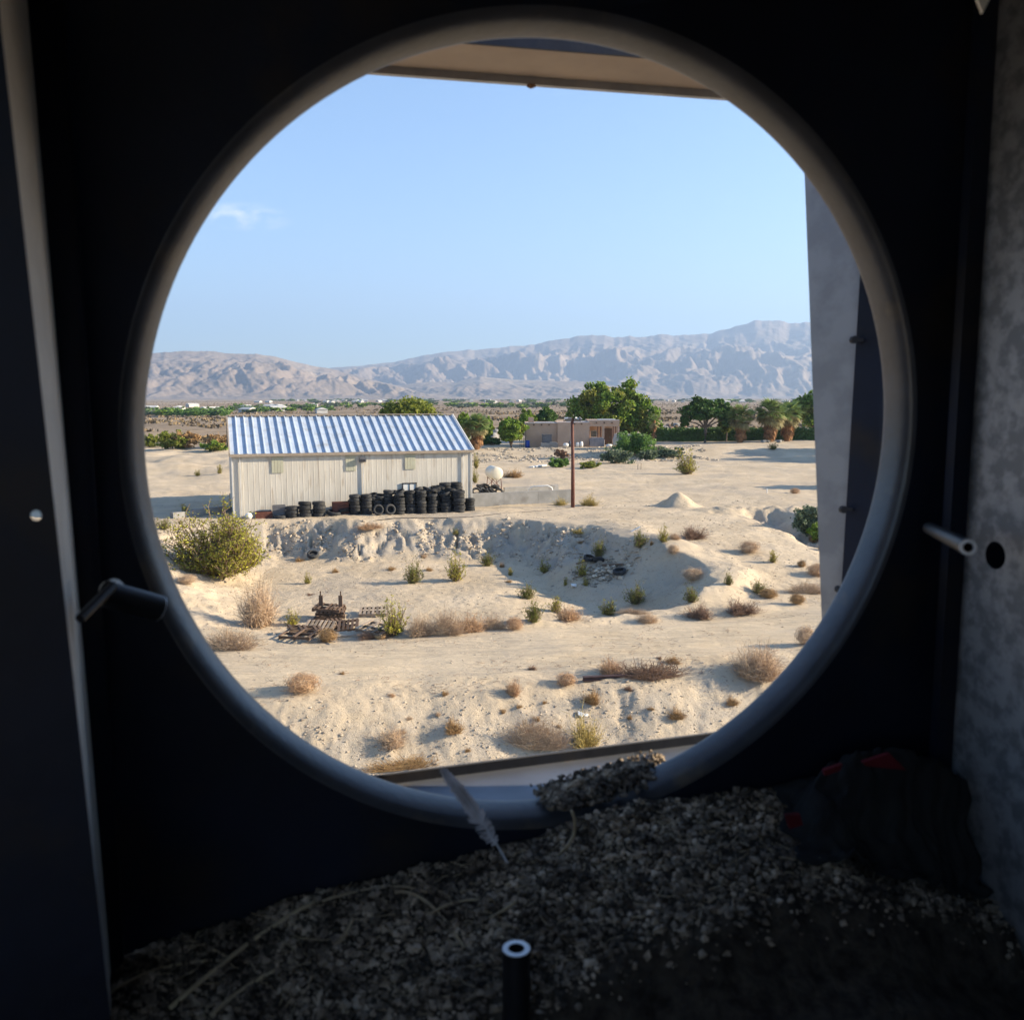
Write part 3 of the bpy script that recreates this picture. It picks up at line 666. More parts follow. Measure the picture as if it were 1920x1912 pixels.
tree(1322, 820, 100, 80, M_leafdark, 'dark spreading mesquite tree with bare limbs under its crown', n=12000, trunk=.36, dist=124,
     lobes=[(-.3, 0, .66, .17, .18), (-.1, 0, .80, .2, .17), (.15, .1, .80, .2, .17), (.34, 0, .66, .16, .18), (0, -.1, .62, .24, .16), (-.38, 0, .48, .10, .13), (.36, -.1, .5, .12, .14)])
tree(1362, 820, 44, 66, M_leafyel, 'thin yellowish tree between the mesquite and the first palm', n=3000, dist=126, trunk=.3)
tree(1525, 820, 84, 92, M_leaf, 'tall green tree behind the right palms beside the galvanised panel', n=12000, dist=134)
tree(1600, 822, 90, 84, M_leafdark, 'green tree behind the galvanised panel at right, mostly hidden', n=7000, dist=128)
for px_, dd_, hh_ in ((1648, 112, 100), (1700, 108, 118), (1770, 104, 120)):
    tree(px_, 835, 96, hh_, M_leafdark, 'dark tree hidden behind the galvanised panel, casting shade on the flat', n=5000, dist=dd_)
tree(1690, 920, 110, 110, M_leafdark, 'unseen tree added to shade the flat right of the sand pile', n=6000, dist=74)  # added out of sight to throw the long shadow on the flat

# fan palms
def frond_mesh(m, L=1.0, n=9):
    mb = MB(); mb.tube([(0, 0, 0), (.45*L, 0, .02*L)], .012*L, 3, False)
    for i in range(n):
        a = (i-(n-1)/2)*.26; c, s_ = math.cos(a), math.sin(a); r0, r1 = .42*L, L*(.95-.05*abs(i-(n-1)/2)/2)
        w_ = .035*L
        mb.add([(r0*1, 0, 0), (r0+(r1-r0)*.45*c-w_*s_, (r1-r0)*.45*s_+w_*c, .03*L), (r0+(r1-r0)*c, (r1-r0)*s_, -.12*L), (r0+(r1-r0)*.45*c+w_*s_, (r1-r0)*.45*s_-w_*c, .0)], [(0, 1, 2, 3)])
    return mb.mesh('frond', m)
FRG, FRO, FRS = frond_mesh(M_palm), frond_mesh(M_palmold), frond_mesh(M_skirt)
def palm(px, py, wpx, hpx, label, dist, trunk_h=.35, ng=78, no=44, ns=60):
    r = ray(px, py); k = dist/r[1]; p = Vector((r[0]*k, dist, float(H(r[0]*k, dist)))); s = mpp(p); W = wpx*s; r = ray(px, py-hpx); Hh = CAMZ+r[2]*dist/r[1]-p.z
    e = empty('fan_palm', p-Vector((0, 0, .1))); tag(e, label, 'palm tree', 'fan palms in the garden')
    tb = MB(); tb.tube([(0, 0, 0), (0, 0, Hh*.3), (.05, 0, Hh*.62)], [W*.085, W*.07, W*.06], 10); tb.build('trunk', M_skirt, e)
    top = Hh*.60
    for i in range(ng):
        az = rng.uniform(0, 2*PI); pt = math.asin(rng.uniform(-.25, 1)); L = W*.52*rng.uniform(.85, 1.1)
        if math.sin(pt)*L+top > Hh*1.02: L *= .88
        obj('frond', FRG if rng.uniform() < .82 else FRO, e, (0, 0, top), (rng.uniform(-.5, .5), -pt, az), (L, L, L))
    for i in range(no):
        az = rng.uniform(0, 2*PI); pt = -rng.uniform(.2, .75); L = W*.50*rng.uniform(.8, 1.05)
        obj('frond', FRO, e, (0, 0, top-.1*Hh*rng.uniform(0, 1)), (rng.uniform(-.5, .5), -pt, az), (L, L, L))
    for i in range(ns):
        az = rng.uniform(0, 2*PI); pt = -rng.uniform(.9, 1.4); L = W*.42*rng.uniform(.8, 1.1)
        obj('dead_frond', FRS, e, (0, 0, top-.32*Hh*rng.uniform(0, 1)), (rng.uniform(-.5, .5), -pt, az), (L, L, L))
palm(1388, 822, 58, 72, 'single fan palm with brown skirt right of the mesquite tree', 122)
palm(1444, 821, 66, 84, 'left palm of the touching pair, beside the rocks', 122, ns=66)
palm(1476, 821, 62, 80, 'right palm of the touching pair, its skirt glowing orange', 124, ns=66)
palm(893, 832, 60, 66, 'fan palm beyond the right corner of the shed roof', 112)
palm(1226, 818, 32, 58, 'small fan palm at the right side of the largest tree', 126, ng=26, no=14, ns=14)
# hedge behind the palms
def hedge(x0, x1, py, hpx, dist, label, m):
    a = ray(x0, py)*(dist/ray(x0, py)[1]); b = ray(x1, py)*(dist/ray(x1, py)[1]); Hh = hpx*dist/F; L_ = b[0]-a[0]; n = int(L_/1.1)
    z0 = float(H((a[0]+b[0])/2, dist)); e = empty('hedge', ((a[0]+b[0])/2, dist, z0-.1)); tag(e, label, 'hedge')
    P = np.stack([rng.uniform(-L_/2, L_/2, n*330), rng.uniform(-.7, .7, n*330), Hh*rng.uniform(0, 1, n*330)**.8], 1)
    P[:, 2] *= (1+.10*fbm(P[:, 0]*.5, P[:, 0]*0, 3, 8)); V, Fq = leaf_quads(P, .17); obj('foliage', mesh_np('foliage', V, Fq, m), e)
    sb = MB(); sb.box((0, 0, Hh*.45), (L_*.99, .7, Hh*.86)); sb.build('hedge_core', M_leafdark, e)
hedge(1222, 1545, 823, 26, 128, 'dark clipped hedge running behind the mesquite and palms', M_leafdark)
hedge(1546, 1800, 823, 28, 127.5, 'dark hedge continuing behind the galvanised panel', M_leafdark)

# far belts of trees in the valley: things, one low mesh shared
def far_tree_mesh(m, n=150):
    lob = [(rng.uniform(-.25, .25), rng.uniform(-.25, .25), rng.uniform(.35, .62), .26, .26, .3) for _ in range(5)]
    me_ = crown_mesh(lob, n, .11, m, .4); return me_
FT = [far_tree_mesh(m_, k) for m_, k in ((M_leaf, 220), (M_leafdark, 220), (M_greygreen, 220), (M_leafbright, 180))]
def zone(px):
    for lim, t in ((435, 'left of the shed'), (560, 'over the left end of the shed roof'), (700, 'over the middle of the shed roof'), (860, 'over the right end of the shed roof'), (985, 'between shed and house'), (1230, 'behind the adobe house'), (9999, 'above the hedge and palms')):
        if px < lim: return t
KC = ['mid green', 'dark green', 'grey-green', 'bright green']
def far_tree(px, dist, w_, h_, k, grp, lab):
    x = ray(px, 745)[0]*dist/ray(px, 745)[1]; z = float(H(x, dist))
    o = obj('far_tree', FT[k], None, (x, dist, z-.1*h_), (0, 0, rng.uniform(0, 6)), (w_, w_, h_)); tag(o, f'{KC[k]} {lab}, {zone(px)}', 'tree', grp)
for i in range(95):
    px_ = rng.uniform(255, 620); dd_ = rng.uniform(330, 430) if px_ < 430 else rng.uniform(420, 640)
    far_tree(px_, dd_, rng.uniform(5, 10), rng.uniform(2.6, 4.6), int(rng.integers(0, 4)), 'trees of the green belt on the left', 'small near-belt tree')
for i in range(60):
    px_ = rng.uniform(600, 1080); far_tree(px_, rng.uniform(560, 900), rng.uniform(7, 13), rng.uniform(3.5, 6), int(rng.integers(0, 3)), 'trees in the middle of the valley', 'distant mid-valley tree')
for i in range(90):
    px_ = rng.uniform(500, 1560); far_tree(px_, rng.uniform(1100, 2400), rng.uniform(14, 28), rng.uniform(4, 8), int(rng.integers(0, 3)), 'faint trees among the far town', 'faint tree in the far town')
# far houses
fh = MB(); fh.box((0, 0, .5), (1, 1, 1)); fh.add([(-.55, -.55, 1.0), (.55, -.55, 1.0), (.55, .55, 1.0), (-.55, .55, 1.0), (-.5, 0, 1.5), (.5, 0, 1.5)], [(0, 1, 5, 4), (2, 3, 4, 5), (1, 2, 5), (3, 0, 4)]); FHM = fh.mesh('far_house', M_farw)
for i in range(70):
    if i < 14: px_, dd_, g, lab = rng.uniform(270, 620), rng.uniform(420, 700), 'pale houses in the green belt', 'pale house in the green belt'
    else: px_, dd_, g, lab = rng.uniform(480, 1560), rng.uniform(1100, 2300), 'white houses of the far town', 'white house of the far town'
    x = ray(px_, 745)[0]*dd_/ray(px_, 745)[1]; k = 1 if i < 14 else 1.1
    o = obj('far_house', FHM, None, (x, dd_, float(H(x, dd_))), (0, 0, rng.uniform(0, 3)), (rng.uniform(5, 11)*k, 5*k, 1.9*k)); tag(o, f'{lab}, {zone(px_)}', 'house', g)
# far scrub cover
n = 9000; dd_ = np.exp(rng.uniform(math.log(135), math.log(1500), n)); ax = rng.uniform(-.45, .40, n); X_ = ax*dd_
keep = (fbm(X_*.02, dd_*.012, 3, 7) > -.15) & ~((X_ > 0) & (dd_ < 170)); X_ = X_[keep]; dd_ = dd_[keep]
P = np.stack([X_, dd_, H(X_, dd_)+.25], 1); k = 4; P = np.repeat(P, k, 0)+rng.normal(size=(len(P)*k, 3))*np.array([.5, .5, .2])
V, Fq = leaf_quads(P, .55); M_scrub = mat('far_scrub', (.13, .10, .05), (.17, .12, .07), .1, .9, island=.5)
tag(obj('scrub_cover', mesh_np('scrub_cover', V, Fq, M_scrub)), 'sparse brown scrub dotted over the far valley floor', 'scrub', kind='stuff')

# pebbles and litter
ICO = np.array([(0, 0, 1), (.9, 0, .1), (.3, .85, .0), (-.75, .5, .1), (-.7, -.55, 0), (.25, -.85, .1), (0, 0, -.8)])
IF = np.array([(0, 1, 2), (0, 2, 3), (0, 3, 4), (0, 4, 5), (0, 5, 1), (6, 2, 1), (6, 3, 2), (6, 4, 3), (6, 5, 4), (6, 1, 5)])
def chunks(P, S, m, name, flat_=.6, jit=.25):
    n = len(P); a, b = frame_rand(n); c = np.cross(a, b)
    Rm = np.stack([a, b, c], 2)
    base = ICO[None]*(1+rng.normal(size=(n, 7, 1))*jit); V = np.einsum('nij,nkj->nki', Rm, base)*S[:, None, None]; V[..., 2] *= flat_
    V = (V+P[:, None]).reshape(-1, 3); Fq = (IF[None]+np.arange(n)[:, None, None]*7).reshape(-1, 3)
    return mesh_np(name, V, Fq, m)
n = 60000; y_ = 23+42*rng.uniform(0, 1, n)**1.2; x_ = rng.uniform(-.45, .42, n)*y_
hh, cs, rm = H(x_, y_, True); keep = rng.uniform(0, 1, n) < (.10+.9*cs+.25*(vn(x_*.4, y_*.4, 5) > .15))*(1-.75*rm)
x_, y_, hh = x_[keep], y_[keep], hh[keep]; S = .018+.05*rng.uniform(0, 1, len(x_))**5
tag(obj('pebbles', chunks(np.stack([x_, y_, hh], 1), S, M_rock, 'pebbles')), 'small stones and clods scattered over the sand and cut banks', 'stones', kind='stuff')
# clods on the cut bank
n = 60000; x_ = rng.uniform(-20, 12, n); y_ = rng.uniform(44, 60, n); hh, cs, rm = H(x_, y_, True); k = (rng.uniform(0, 1, n) < cs*(vn(x_*.9, y_*.5, 12) > 0)*.55)
x_, y_, hh = x_[k], y_[k], hh[k]; S = .03+.13*rng.uniform(0, 1, len(x_))**4
tag(obj('clods', chunks(np.stack([x_, y_, hh], 1), S, M_rock, 'clods', .8)), 'broken clay clods on the eroded bank below the tyres', 'clods', kind='stuff')
# stones and dry tufts on the bank below the house
n = 9000; x_ = rng.uniform(-9, 24, n); y_ = 104+.10*x_+rng.uniform(-2, 9.5, n); k = vn(x_*.35, y_*.35, 33) > .05*rng.normal(size=n); x_, y_ = x_[k], y_[k]; hh = H(x_, y_); S = .05+.22*rng.uniform(0, 1, len(x_))**4
tag(obj('bank_stones', chunks(np.stack([x_, y_, hh], 1), S, M_rubble, 'bank_stones', .7)), 'stones and clods on the low bank in front of the adobe house', 'stones', kind='stuff')
# dead twig litter
n = 5000; y_ = 23+30*rng.uniform(0, 1, n); x_ = rng.uniform(-.42, .40, n)*y_; k = (vn(x_*.5, y_*.5, 15) > .12); x_, y_ = x_[k], y_[k]; hh = H(x_, y_)
P0 = np.stack([x_, y_, hh+.01], 1); dd_ = rng.normal(size=(len(P0), 3))*.12; dd_[:, 2] = np.abs(dd_[:, 2])*.25; V, Fq = strands(np.stack([P0, P0+dd_*.5+rng.normal(size=P0.shape)*.02, P0+dd_], 1), .007)
tag(obj('twig_litter', mesh_np('twig_litter', V, Fq, M_drybrown)), 'dead twigs and straw littered over the sand', 'litter', kind='stuff')

# ------------------------------------------------------------------ the white shed
SX, SY, SR, SL = -17.05, 55.0, math.radians(18), 15.15
cS, sS = math.cos(SR), math.sin(SR)
def SW(s, t, z): return Vector((SX+s*cS+t*sS, SY+s*sS-t*cS, z))      # s along the front wall, t out towards us
shed = empty('metal_shed', SW(0, 0, 0), SR); tag(shed, 'long white steel shed with a ribbed blue-white roof, tyres stacked along its wall', 'shed')
EH = 3.84; HD = 5.4; RZ = 5.98     # eave height, half depth, ridge height
def sp(mb, name, m, parent=shed, **k): return mb.build(name, m, parent, **k)
NP = 46; pw = SL/NP
wp = MB(); zz = EH
prof = [(0, 0), (pw*.80, 0), (pw*.84, .0045), (pw*.96, .0045), (pw, 0)]
vs = [(x, -y, z) for z in (-.4, zz) for x, y in prof]+[(0, .05, -.4), (pw, .05, -.4), (pw, .05, zz), (0, .05, zz)]
fs = [(i, i+1, i+6, i+5) for i in range(4)]+[(11, 10, 13, 12), (5, 6, 7, 8, 9, 12, 13), (0, 10, 11, 4, 3, 2, 1)]
wp.add(vs, fs); WPM = wp.mesh('wall_panel', M_wall)
for i in range(NP): obj('wall_panel', WPM, shed, (i*pw, 0, 0))
for s_ in (0, SL):   # gable ends
    sw = MB()
    e_ = .04 if s_ == 0 else -.04
    sw.add([(s_, .06, -.4), (s_, 2*HD, -.4), (s_, 2*HD, EH), (s_, HD, RZ-.03), (s_, .06, EH), (s_+e_, .06, -.4), (s_+e_, 2*HD, -.4), (s_+e_, 2*HD, EH), (s_+e_, HD, RZ-.03), (s_+e_, .06, EH)],
           [(0, 1, 2, 3, 4), (9, 8, 7, 6, 5), (0, 5, 6, 1), (1, 6, 7, 2), (2, 7, 8, 3), (3, 8, 9, 4), (4, 9, 5, 0)]); sp(sw, 'gable_wall', M_wall)
bw = MB(); bw.box((SL/2, 2*HD, 1.8), (SL, .06, 4.1)); sp(bw, 'back_wall', M_wall)
# roof
NR = 29; OH = .05; rw = (SL+2*OH)/NR; rl = math.hypot(HD+.15, (RZ-EH)*(HD+.15)/HD); ra = math.atan2(RZ-EH, HD)
ribh = .095
prof = [(0, .0), (rw*.82, 0), (rw*.85, ribh), (rw*.95, ribh), (rw, 0)]
rp = MB(); vs = [(x, y, z) for y in (0, rl) for x, z in prof]+[(0, 0, -.05), (rw, 0, -.05), (rw, rl, -.05), (0, rl, -.05)]
fs = [(i, i+1, i+6, i+5) for i in range(4)]+[(10, 13, 12, 11), (0, 10, 11, 4, 3, 2, 1), (5, 6, 7, 8, 9, 12, 13), (10, 0, 5, 13), (11, 12, 9, 4)]
rp.add(vs, fs); RPM = rp.mesh('roof_panel', M_roof)
for i in range(NR): obj('roof_panel', RPM, shed, (-OH+i*rw, -.15, EH+.06-.15*math.tan(ra)), (ra, 0, 0))
for i in range(NR): obj('roof_panel', RPM, shed, (-OH+(i+1)*rw, 2*HD+.15, EH+.06-.15*math.tan(ra)), (ra, 0, PI))
b = MB(); b.box((SL/2, HD, RZ+.15), (SL+2*OH, .36, .05)); sp(b, 'ridge_cap', M_trim)
b = MB(); b.box((SL/2, -.20, EH-.04), (SL+2*OH+.1, .10, .17)); sp(b, 'gutter', M_trim)
for s_, nm in ((-OH-.04, 0), (SL+OH+.04, 1)):
    b = MB(); R_ = Matrix.Rotation(ra, 3, 'X'); b.box((s_, (HD-.15)/2, (EH+RZ)/2+.02), (.08, rl+.05, .24), mx=R_)
    R2 = Matrix.Rotation(-ra, 3, 'X'); b.box((s_, HD*1.5+.08, (EH+RZ)/2+.02), (.08, rl+.05, .24), mx=R2); sp(b, 'rake_trim', M_trim if nm == 0 else M_trimw)
for s_, wd_ in ((.03, .06), (SL-.03, .06)):
    b = MB(); b.box((s_, -.045, 1.72), (wd_, .03, 4.2)); sp(b, 'corner_trim', M_trimw)
for s_ in (.50, 8.0-.02, SL-.62):
    b = MB(); b.box((s_, -.07, 1.9), (.06, .06, 3.7)); b.box((s_, -.12, .12), (.06, .16, .1)); sp(b, 'downspout', M_trimw)
def s_of(px, z, t):       # wall coordinate whose point shows at this photo column
    lo, hi = -6, 26
    for _ in range(40):
        m_ = (lo+hi)/2; p = SW(m_, t, z); xx = 960+F*p.x/(p.y*math.cos(PITCH)-(p.z-CAMZ)*math.sin(PITCH)); lo, hi = (m_, hi) if xx < px else (lo, m_)
    return lo
def z_of(px, py, t=.05):
    s_ = s_of(px, 2, t); p = SW(s_, t, 0); r = ray(px, py); return CAMZ+r[2]*(p.y/r[1])
for x0, x1, y0, y1 in ((509, 531, 853, 887), (648, 667, 851, 883), (759, 779, 848, 880)):
    a, c = s_of(x0, 3.4, .05), s_of(x1, 3.4, .05); zt_, zb_ = EH-.08, z_of(x0, y1)
    b = MB(); k = 4
    for j in range(k): b.box((a+(c-a)*(j+.5)/k, -.040, (zt_+zb_)/2), ((c-a)/k*.93, .02, zt_-zb_)); 
    sp(b, 'skylight_panel', M_patch)
a = s_of(680, 3.2, .1); zc = z_of(680, 862)
b = MB(); b.box((a, -.17, zc), (.42, .22, .26)); b.box((a, -.10, zc+.16), (.3, .1, .1)); o = sp(b, 'wall_lamp', M_grey); o['label'] = 'grey box lamp under the eave'
b = MB(); b.box((a-.02, -.29, zc-.03), (.32, .02, .15)); b.build('lens', M_dark, o)
a, c = s_of(755, 1.9, .05), s_of(780, 1.9, .05); zt_, zb_ = z_of(768, 906), z_of(768, 926)
b = MB(); b.box(((a+c)/2, -.06, zt_), (c-a+.1, .06, .07)); b.box((a, -.06, (zt_+zb_)/2), (.06, .06, zt_-zb_)); b.box((c, -.06, (zt_+zb_)/2), (.06, .06, zt_-zb_)); b.box(((a+c)/2, -.055, (zt_+zb_)/2), (.04, .05, zt_-zb_-.08)); b.box(((a+c)/2, -.06, zb_), (c-a+.1, .06, .07))
o = sp(b, 'window', M_dark); b = MB(); b.box(((a+c)/2, -.045, (zt_+zb_)/2), (c-a-.06, .02, zt_-zb_-.08)); b.build('pane', M_white, o)

# tyres
def tyre_mesh(ro, wd_, ri):
    h = wd_/2; p = [(ri, -h*.62), (ri+.02, -h*.86), ((ri+ro)/2, -h), (ro-.05, -h*.92), (ro-.012, -h*.72), (ro, -h*.62), (ro, -h*.34), (ro-.014, -h*.31), (ro-.014, -h*.2), (ro, -h*.17), (ro, h*.17), (ro-.014, h*.2), (ro-.014, h*.31), (ro, h*.34), (ro, h*.62), (ro-.012, h*.72), (ro-.05, h*.92), ((ri+ro)/2, h), (ri+.02, h*.86), (ri, h*.62), (ri+.035, h*.45), (ro-.03, h*.4), (ro-.03, -h*.4), (ri+.035, -h*.45)]
    mb = MB(); mb.lathe([(r, z+h) for r, z in p], 26, closed=True); return mb.mesh('tyre', M_tyre, True)
TYM = [tyre_mesh(.34, .215, .205), tyre_mesh(.40, .24, .26), tyre_mesh(.30, .2, .19), tyre_mesh(.46, .26, .29)]
TW_ = [.215, .24, .2, .26]
ORD = ['lowest', 'second', 'third', 'fourth', 'fifth', 'sixth', 'seventh', 'eighth', 'ninth', 'tenth']
GT = 'discarded tyres stacked along the shed wall'
def tyre(p, k, rot, label): 
    o = obj('tyre', TYM[k], None, p, rot); tag(o, label, 'tyre', GT); return o
def gz(p): return float(H(p.x, p.y))
def stack(px, t, n, k, desc, lean=0, topt=None):
    s_ = s_of(px, .8, t); z = gz(SW(s_, t, 0))-.02
    for i in range(n):
        p = SW(s_+rng.uniform(-.035, .035)+lean*i, t+rng.uniform(-.04, .04), z)
        rx, ry = rng.uniform(-.03, .03), rng.uniform(-.03, .03)
        if i == n-1 and topt: rx, ry = topt
        nm = 'topmost' if i == n-1 and n > 1 else ORD[i]
        tyre(p, k, (rx, ry, rng.uniform(0, 6)), (f'{nm} tyre of the {desc}' if n > 1 else desc)); z += TW_[k]*.985
stack(523, .85, 1, 1, 'single tyre lying flat in front of the grey slatted crate')
stack(547, .80, 3, 1, 'low stack of three just right of the grey slatted crate')
stack(572, .85, 4, 1, 'taller left stack of the pair near the shed left end', topt=(.12, .1))
stack(598, .85, 4, 1, 'taller right stack of the pair near the shed left end')
tyre(SW(s_of(625, .2, .9), .9, gz(SW(s_of(625, .2, .9), .9, 0))+.02), 3, (.10, .20, 0), 'wide tyre lying tilted alone before the rusty bin')
stack(665, 1.0, 6, 0, 'narrow dusty stack at the left end of the big row')
stack(687, 1.0, 6, 0, 'second stack of the big row, next to the narrow dusty one')
stack(707, .6, 5, 0, 'stack behind the left upright tyre')
stack(727, .62, 6, 0, 'stack behind the right upright tyre')
stack(749, 1.15, 6, 0, 'stack just right of the two upright tyres', topt=(.25, .18))
stack(769, 1.0, 7, 0, 'first tall stack below the shed window')
stack(790, 1.15, 7, 0, 'tall stack right of the shed window')
stack(811, 1.15, 7, 0, 'tall stack topped by a steeply tilted tyre', topt=(-.55, .15))
stack(836, 1.2, 6, 0, 'shorter stack between two tall ones near the shed right end', topt=(.1, .3))
stack(860, 1.35, 6, 1, 'widest stack at the right end of the front row')
stack(881, .6, 4, 0, 'short last stack past the downspout at the right')
stack(799, .5, 7, 0, 'hidden stack in the second row right of the window')
stack(820, .5, 7, 1, 'second row stack rising behind the steeply tilted tyre')
stack(834, .5, 8, 1, 'second row stack, tall and second from the right end', lean=.01)
stack(855, .5, 8, 1, 'tallest second row stack at the right end')
stack(757, .45, 5, 0, 'second row stack left of the window')
stack(777, .4, 5, 0, 'second row stack right under the window')
stack(741, .45, 5, 0, 'second row stack behind the first tall ones')
for px, lab in ((709, 'left upright tyre of the two leaning face-on against the row'), (731, 'right upright tyre of the two leaning face-on against the row')):
    s_ = s_of(px, .3, 1.62); p = SW(s_, 1.55, gz(SW(s_, 1.6, 0))+.33); tyre(p, 0, (PI/2-.22, 0, SR+(0 if px < 720 else .15)), lab)
# slumped pile at the left of the row
pl = [(640, .45, .25), (650, .5, .45), (662, .4, .75), (672, .55, .55), (680, .5, .95), (690, .45, 1.0), (698, .6, 1.1), (645, .8, .15), (655, .4, .2), (668, .5, .3), (680, .4, .5), (690, .5, .75), (700, .5, 1.25), (712, .6, 1.15), (728, .65, 1.5), (738, .5, 1.45), (750, .9, 1.5), (762, .45, 1.25), (775, .4, 1.2), (785, .8, 1.65), (800, .6, 1.68), (815, .6, 1.72), (826, .55, 1.7), (845, .9, 1.5)]
wh = ['low at the left foot', 'left slope', 'left slope, higher', 'middle slope', 'middle slope, higher', 'upper slope', 'upper slope beside the leaning stack']
for i, (px, t, z) in enumerate(pl):
    s_ = s_of(px, z, t); p = SW(s_, t, gz(SW(s_, t, 0))+z*.86-.02)
    near = ['the rusty bin', 'the rusty bin top', 'the narrow dusty stack', 'the narrow dusty stack top', 'the second stack', 'the second stack top', 'the left upright tyre', 'the bin corner', 'the bin and the wall', 'the wall behind the narrow stack', 'the wall behind the second stack', 'the left upright tyre low down', 'the stack behind the left upright tyre', 'the stack over the left upright tyre', 'the pale tyre over the right upright one', 'the stack over the right upright tyre', 'the stack right of the upright tyres', 'the left side of the window', 'the window sill', 'the right side of the window', 'the tall stack right of the window', 'the steeply tilted tyre', 'the second row near the right end', 'the shorter stack near the right end'][i]
    tyre(p, 0 if i % 3 else 2, (rng.uniform(-.4, .4), rng.uniform(-.4, .4), rng.uniform(0, 6)), f'loose tyre tumbled askew beside {near}')
# slatted crate, bins
def crate(px, t, w_, h_, d_, m, name, label, z0=0, nsl=5):
    s_ = s_of(px, .5, t); p = SW(s_, t, 0); p.z = gz(p)+z0; e = empty(name, p, SR); tag(e, label, 'crate' if 'crate' in name else 'bin')
    for j in range(nsl):
        b = MB(); b.box((0, -d_/2, h_*(j+.5)/nsl), (w_, .03, h_/nsl*.86)); b.build('board', m, e)
    b = MB()
    for sx in (-1, 1): b.box((sx*w_*.47, 0, h_/2), (.05, d_*.95, h_))
    b.box((0, d_/2-.02, h_/2), (w_*.88, .03, h_)); b.box((0, 0, .03), (w_*.9, d_*.9, .04)); b.build('frame', m, e)
crate(523, .42, .78, .80, .4, M_grey, 'slatted_crate', 'grey slatted crate standing behind the single flat tyre at the wall')
crate(494, .55, 1.0, .42, .45, M_rust, 'rusty_bin', 'low rusty bin lying at the shed left corner', nsl=3)
crate(638, .55, 1.0, .75, .55, M_rust, 'rusty_bin', 'rusty red bin half buried by the slumped tyres', nsl=4)
p = SW(s_of(466, .2, .7), .7, 0); p.z = gz(p)+.17
b = MB(); b.lathe([(0.001, -.2), (.14, -.17), (.22, -.05), (.23, .06), (.15, .18), (.06, .22), (.001, .22)], 16); tag(b.build('bucket', M_white, None, True, loc=p), 'small white rounded jug at the shed left corner', 'jug')
# left: grey block standing in for the shed's shadow strip
a0 = at(322, 972); a1 = at(432, 960)
b = MB(); dv_ = (a1-a0); rz_ = math.atan2(dv_.y, dv_.x); b.box((0, 0, .1), (dv_.length, .35, .5)); b.box((.4, 0, .38), (dv_.length*.5, .3, .06)); tag(b.build('shed_shadow_block', M_conc, None, loc=(a0+a1)/2, rz=rz_), 'low grey block standing in for the shadow left of the shed', 'shadow block')
p = at(432, 957); b = MB(); b.tube([(0, 0, -.2), (0, 0, 1.1)], .03, 6); tag(b.build('post', M_woodgrey, None, loc=p), 'thin short post beside the left wall of the shed', 'post')

# white/other small: lone tyre on the bank, in pit, boards
def loose(px, py, k, rot, label):
    p = at(px, py); return tyre(p+Vector((0, 0, .06)), k, rot, label)
loose(587, 1045, 0, (.45, .1, 0), 'single tyre lying on the bank slope below the shed')
loose(1162, 1078, 0, (.2, -.15, 0), 'black tyre at the right foot of the rubble heap in the pit')
loose(1104, 1052, 2, (.3, .2, 0), 'half buried tyre at the top of the rubble heap')
loose(1122, 1056, 2, (-.2, .4, 1), 'tyre sunk in the middle of the rubble heap')
p = at(1190, 996); b = MB(); b.box((0, 0, .08), (.75, .14, .03)); o = b.build('white_board', M_white, None, loc=p); o.rotation_euler = (.1, -.45, .2); tag(o, 'white board lying on the pit rim near a green bush', 'board')
# rubble heap
p = at(1135, 1072); n = 420; q = rng.normal(size=(n, 2))*np.array([.85, .5]); P = np.stack([p.x+q[:, 0], p.y+q[:, 1], H(p.x+q[:, 0], p.y+q[:, 1])+.22*np.exp(-(q[:, 0]/.9)**2-(q[:, 1]/.6)**2)*rng.uniform(0, 1, n)], 1)
tag(obj('rubble_heap', chunks(P, .05+.16*rng.uniform(0, 1, n)**2.5, M_rubble, 'rubble', .55, .3)), 'grey heap of broken rubble on the pit floor at the slope foot', 'rubble', kind='stuff')
for px, py, a, lab in ((1110, 1052, .3, 'dark plank lying across the top of the rubble heap'), (1150, 1064, -.5, 'dark plank sticking out at the right of the rubble heap'), (1093, 1058, .9, 'short dark plank at the left of the rubble heap')):
    p = at(px, py); b = MB(); b.box((0, 0, .15), (1.1, .16, .05)); o = b.build('plank', M_wood, None, loc=p); o.rotation_euler = (.1, -.12, a); tag(o, lab, 'plank')
p = at(1076, 1102); o = obj('pale_rock', chunks(np.array([[0, 0, .08]]), np.array([.22]), M_white, 'rock'), None, p); tag(o, 'pale rock beside a tiny bush below the rubble heap', 'rock')
p = at(1085, 1392); o = obj('pale_rock', chunks(np.array([[0, 0, .08], [.18, .05, .05], [-.15, .1, .06]]), np.array([.16, .09, .08]), M_white, 'rock'), None, at(1088, 1345)); tag(o, 'pale stones above the golden brush on the lower slope', 'rock')

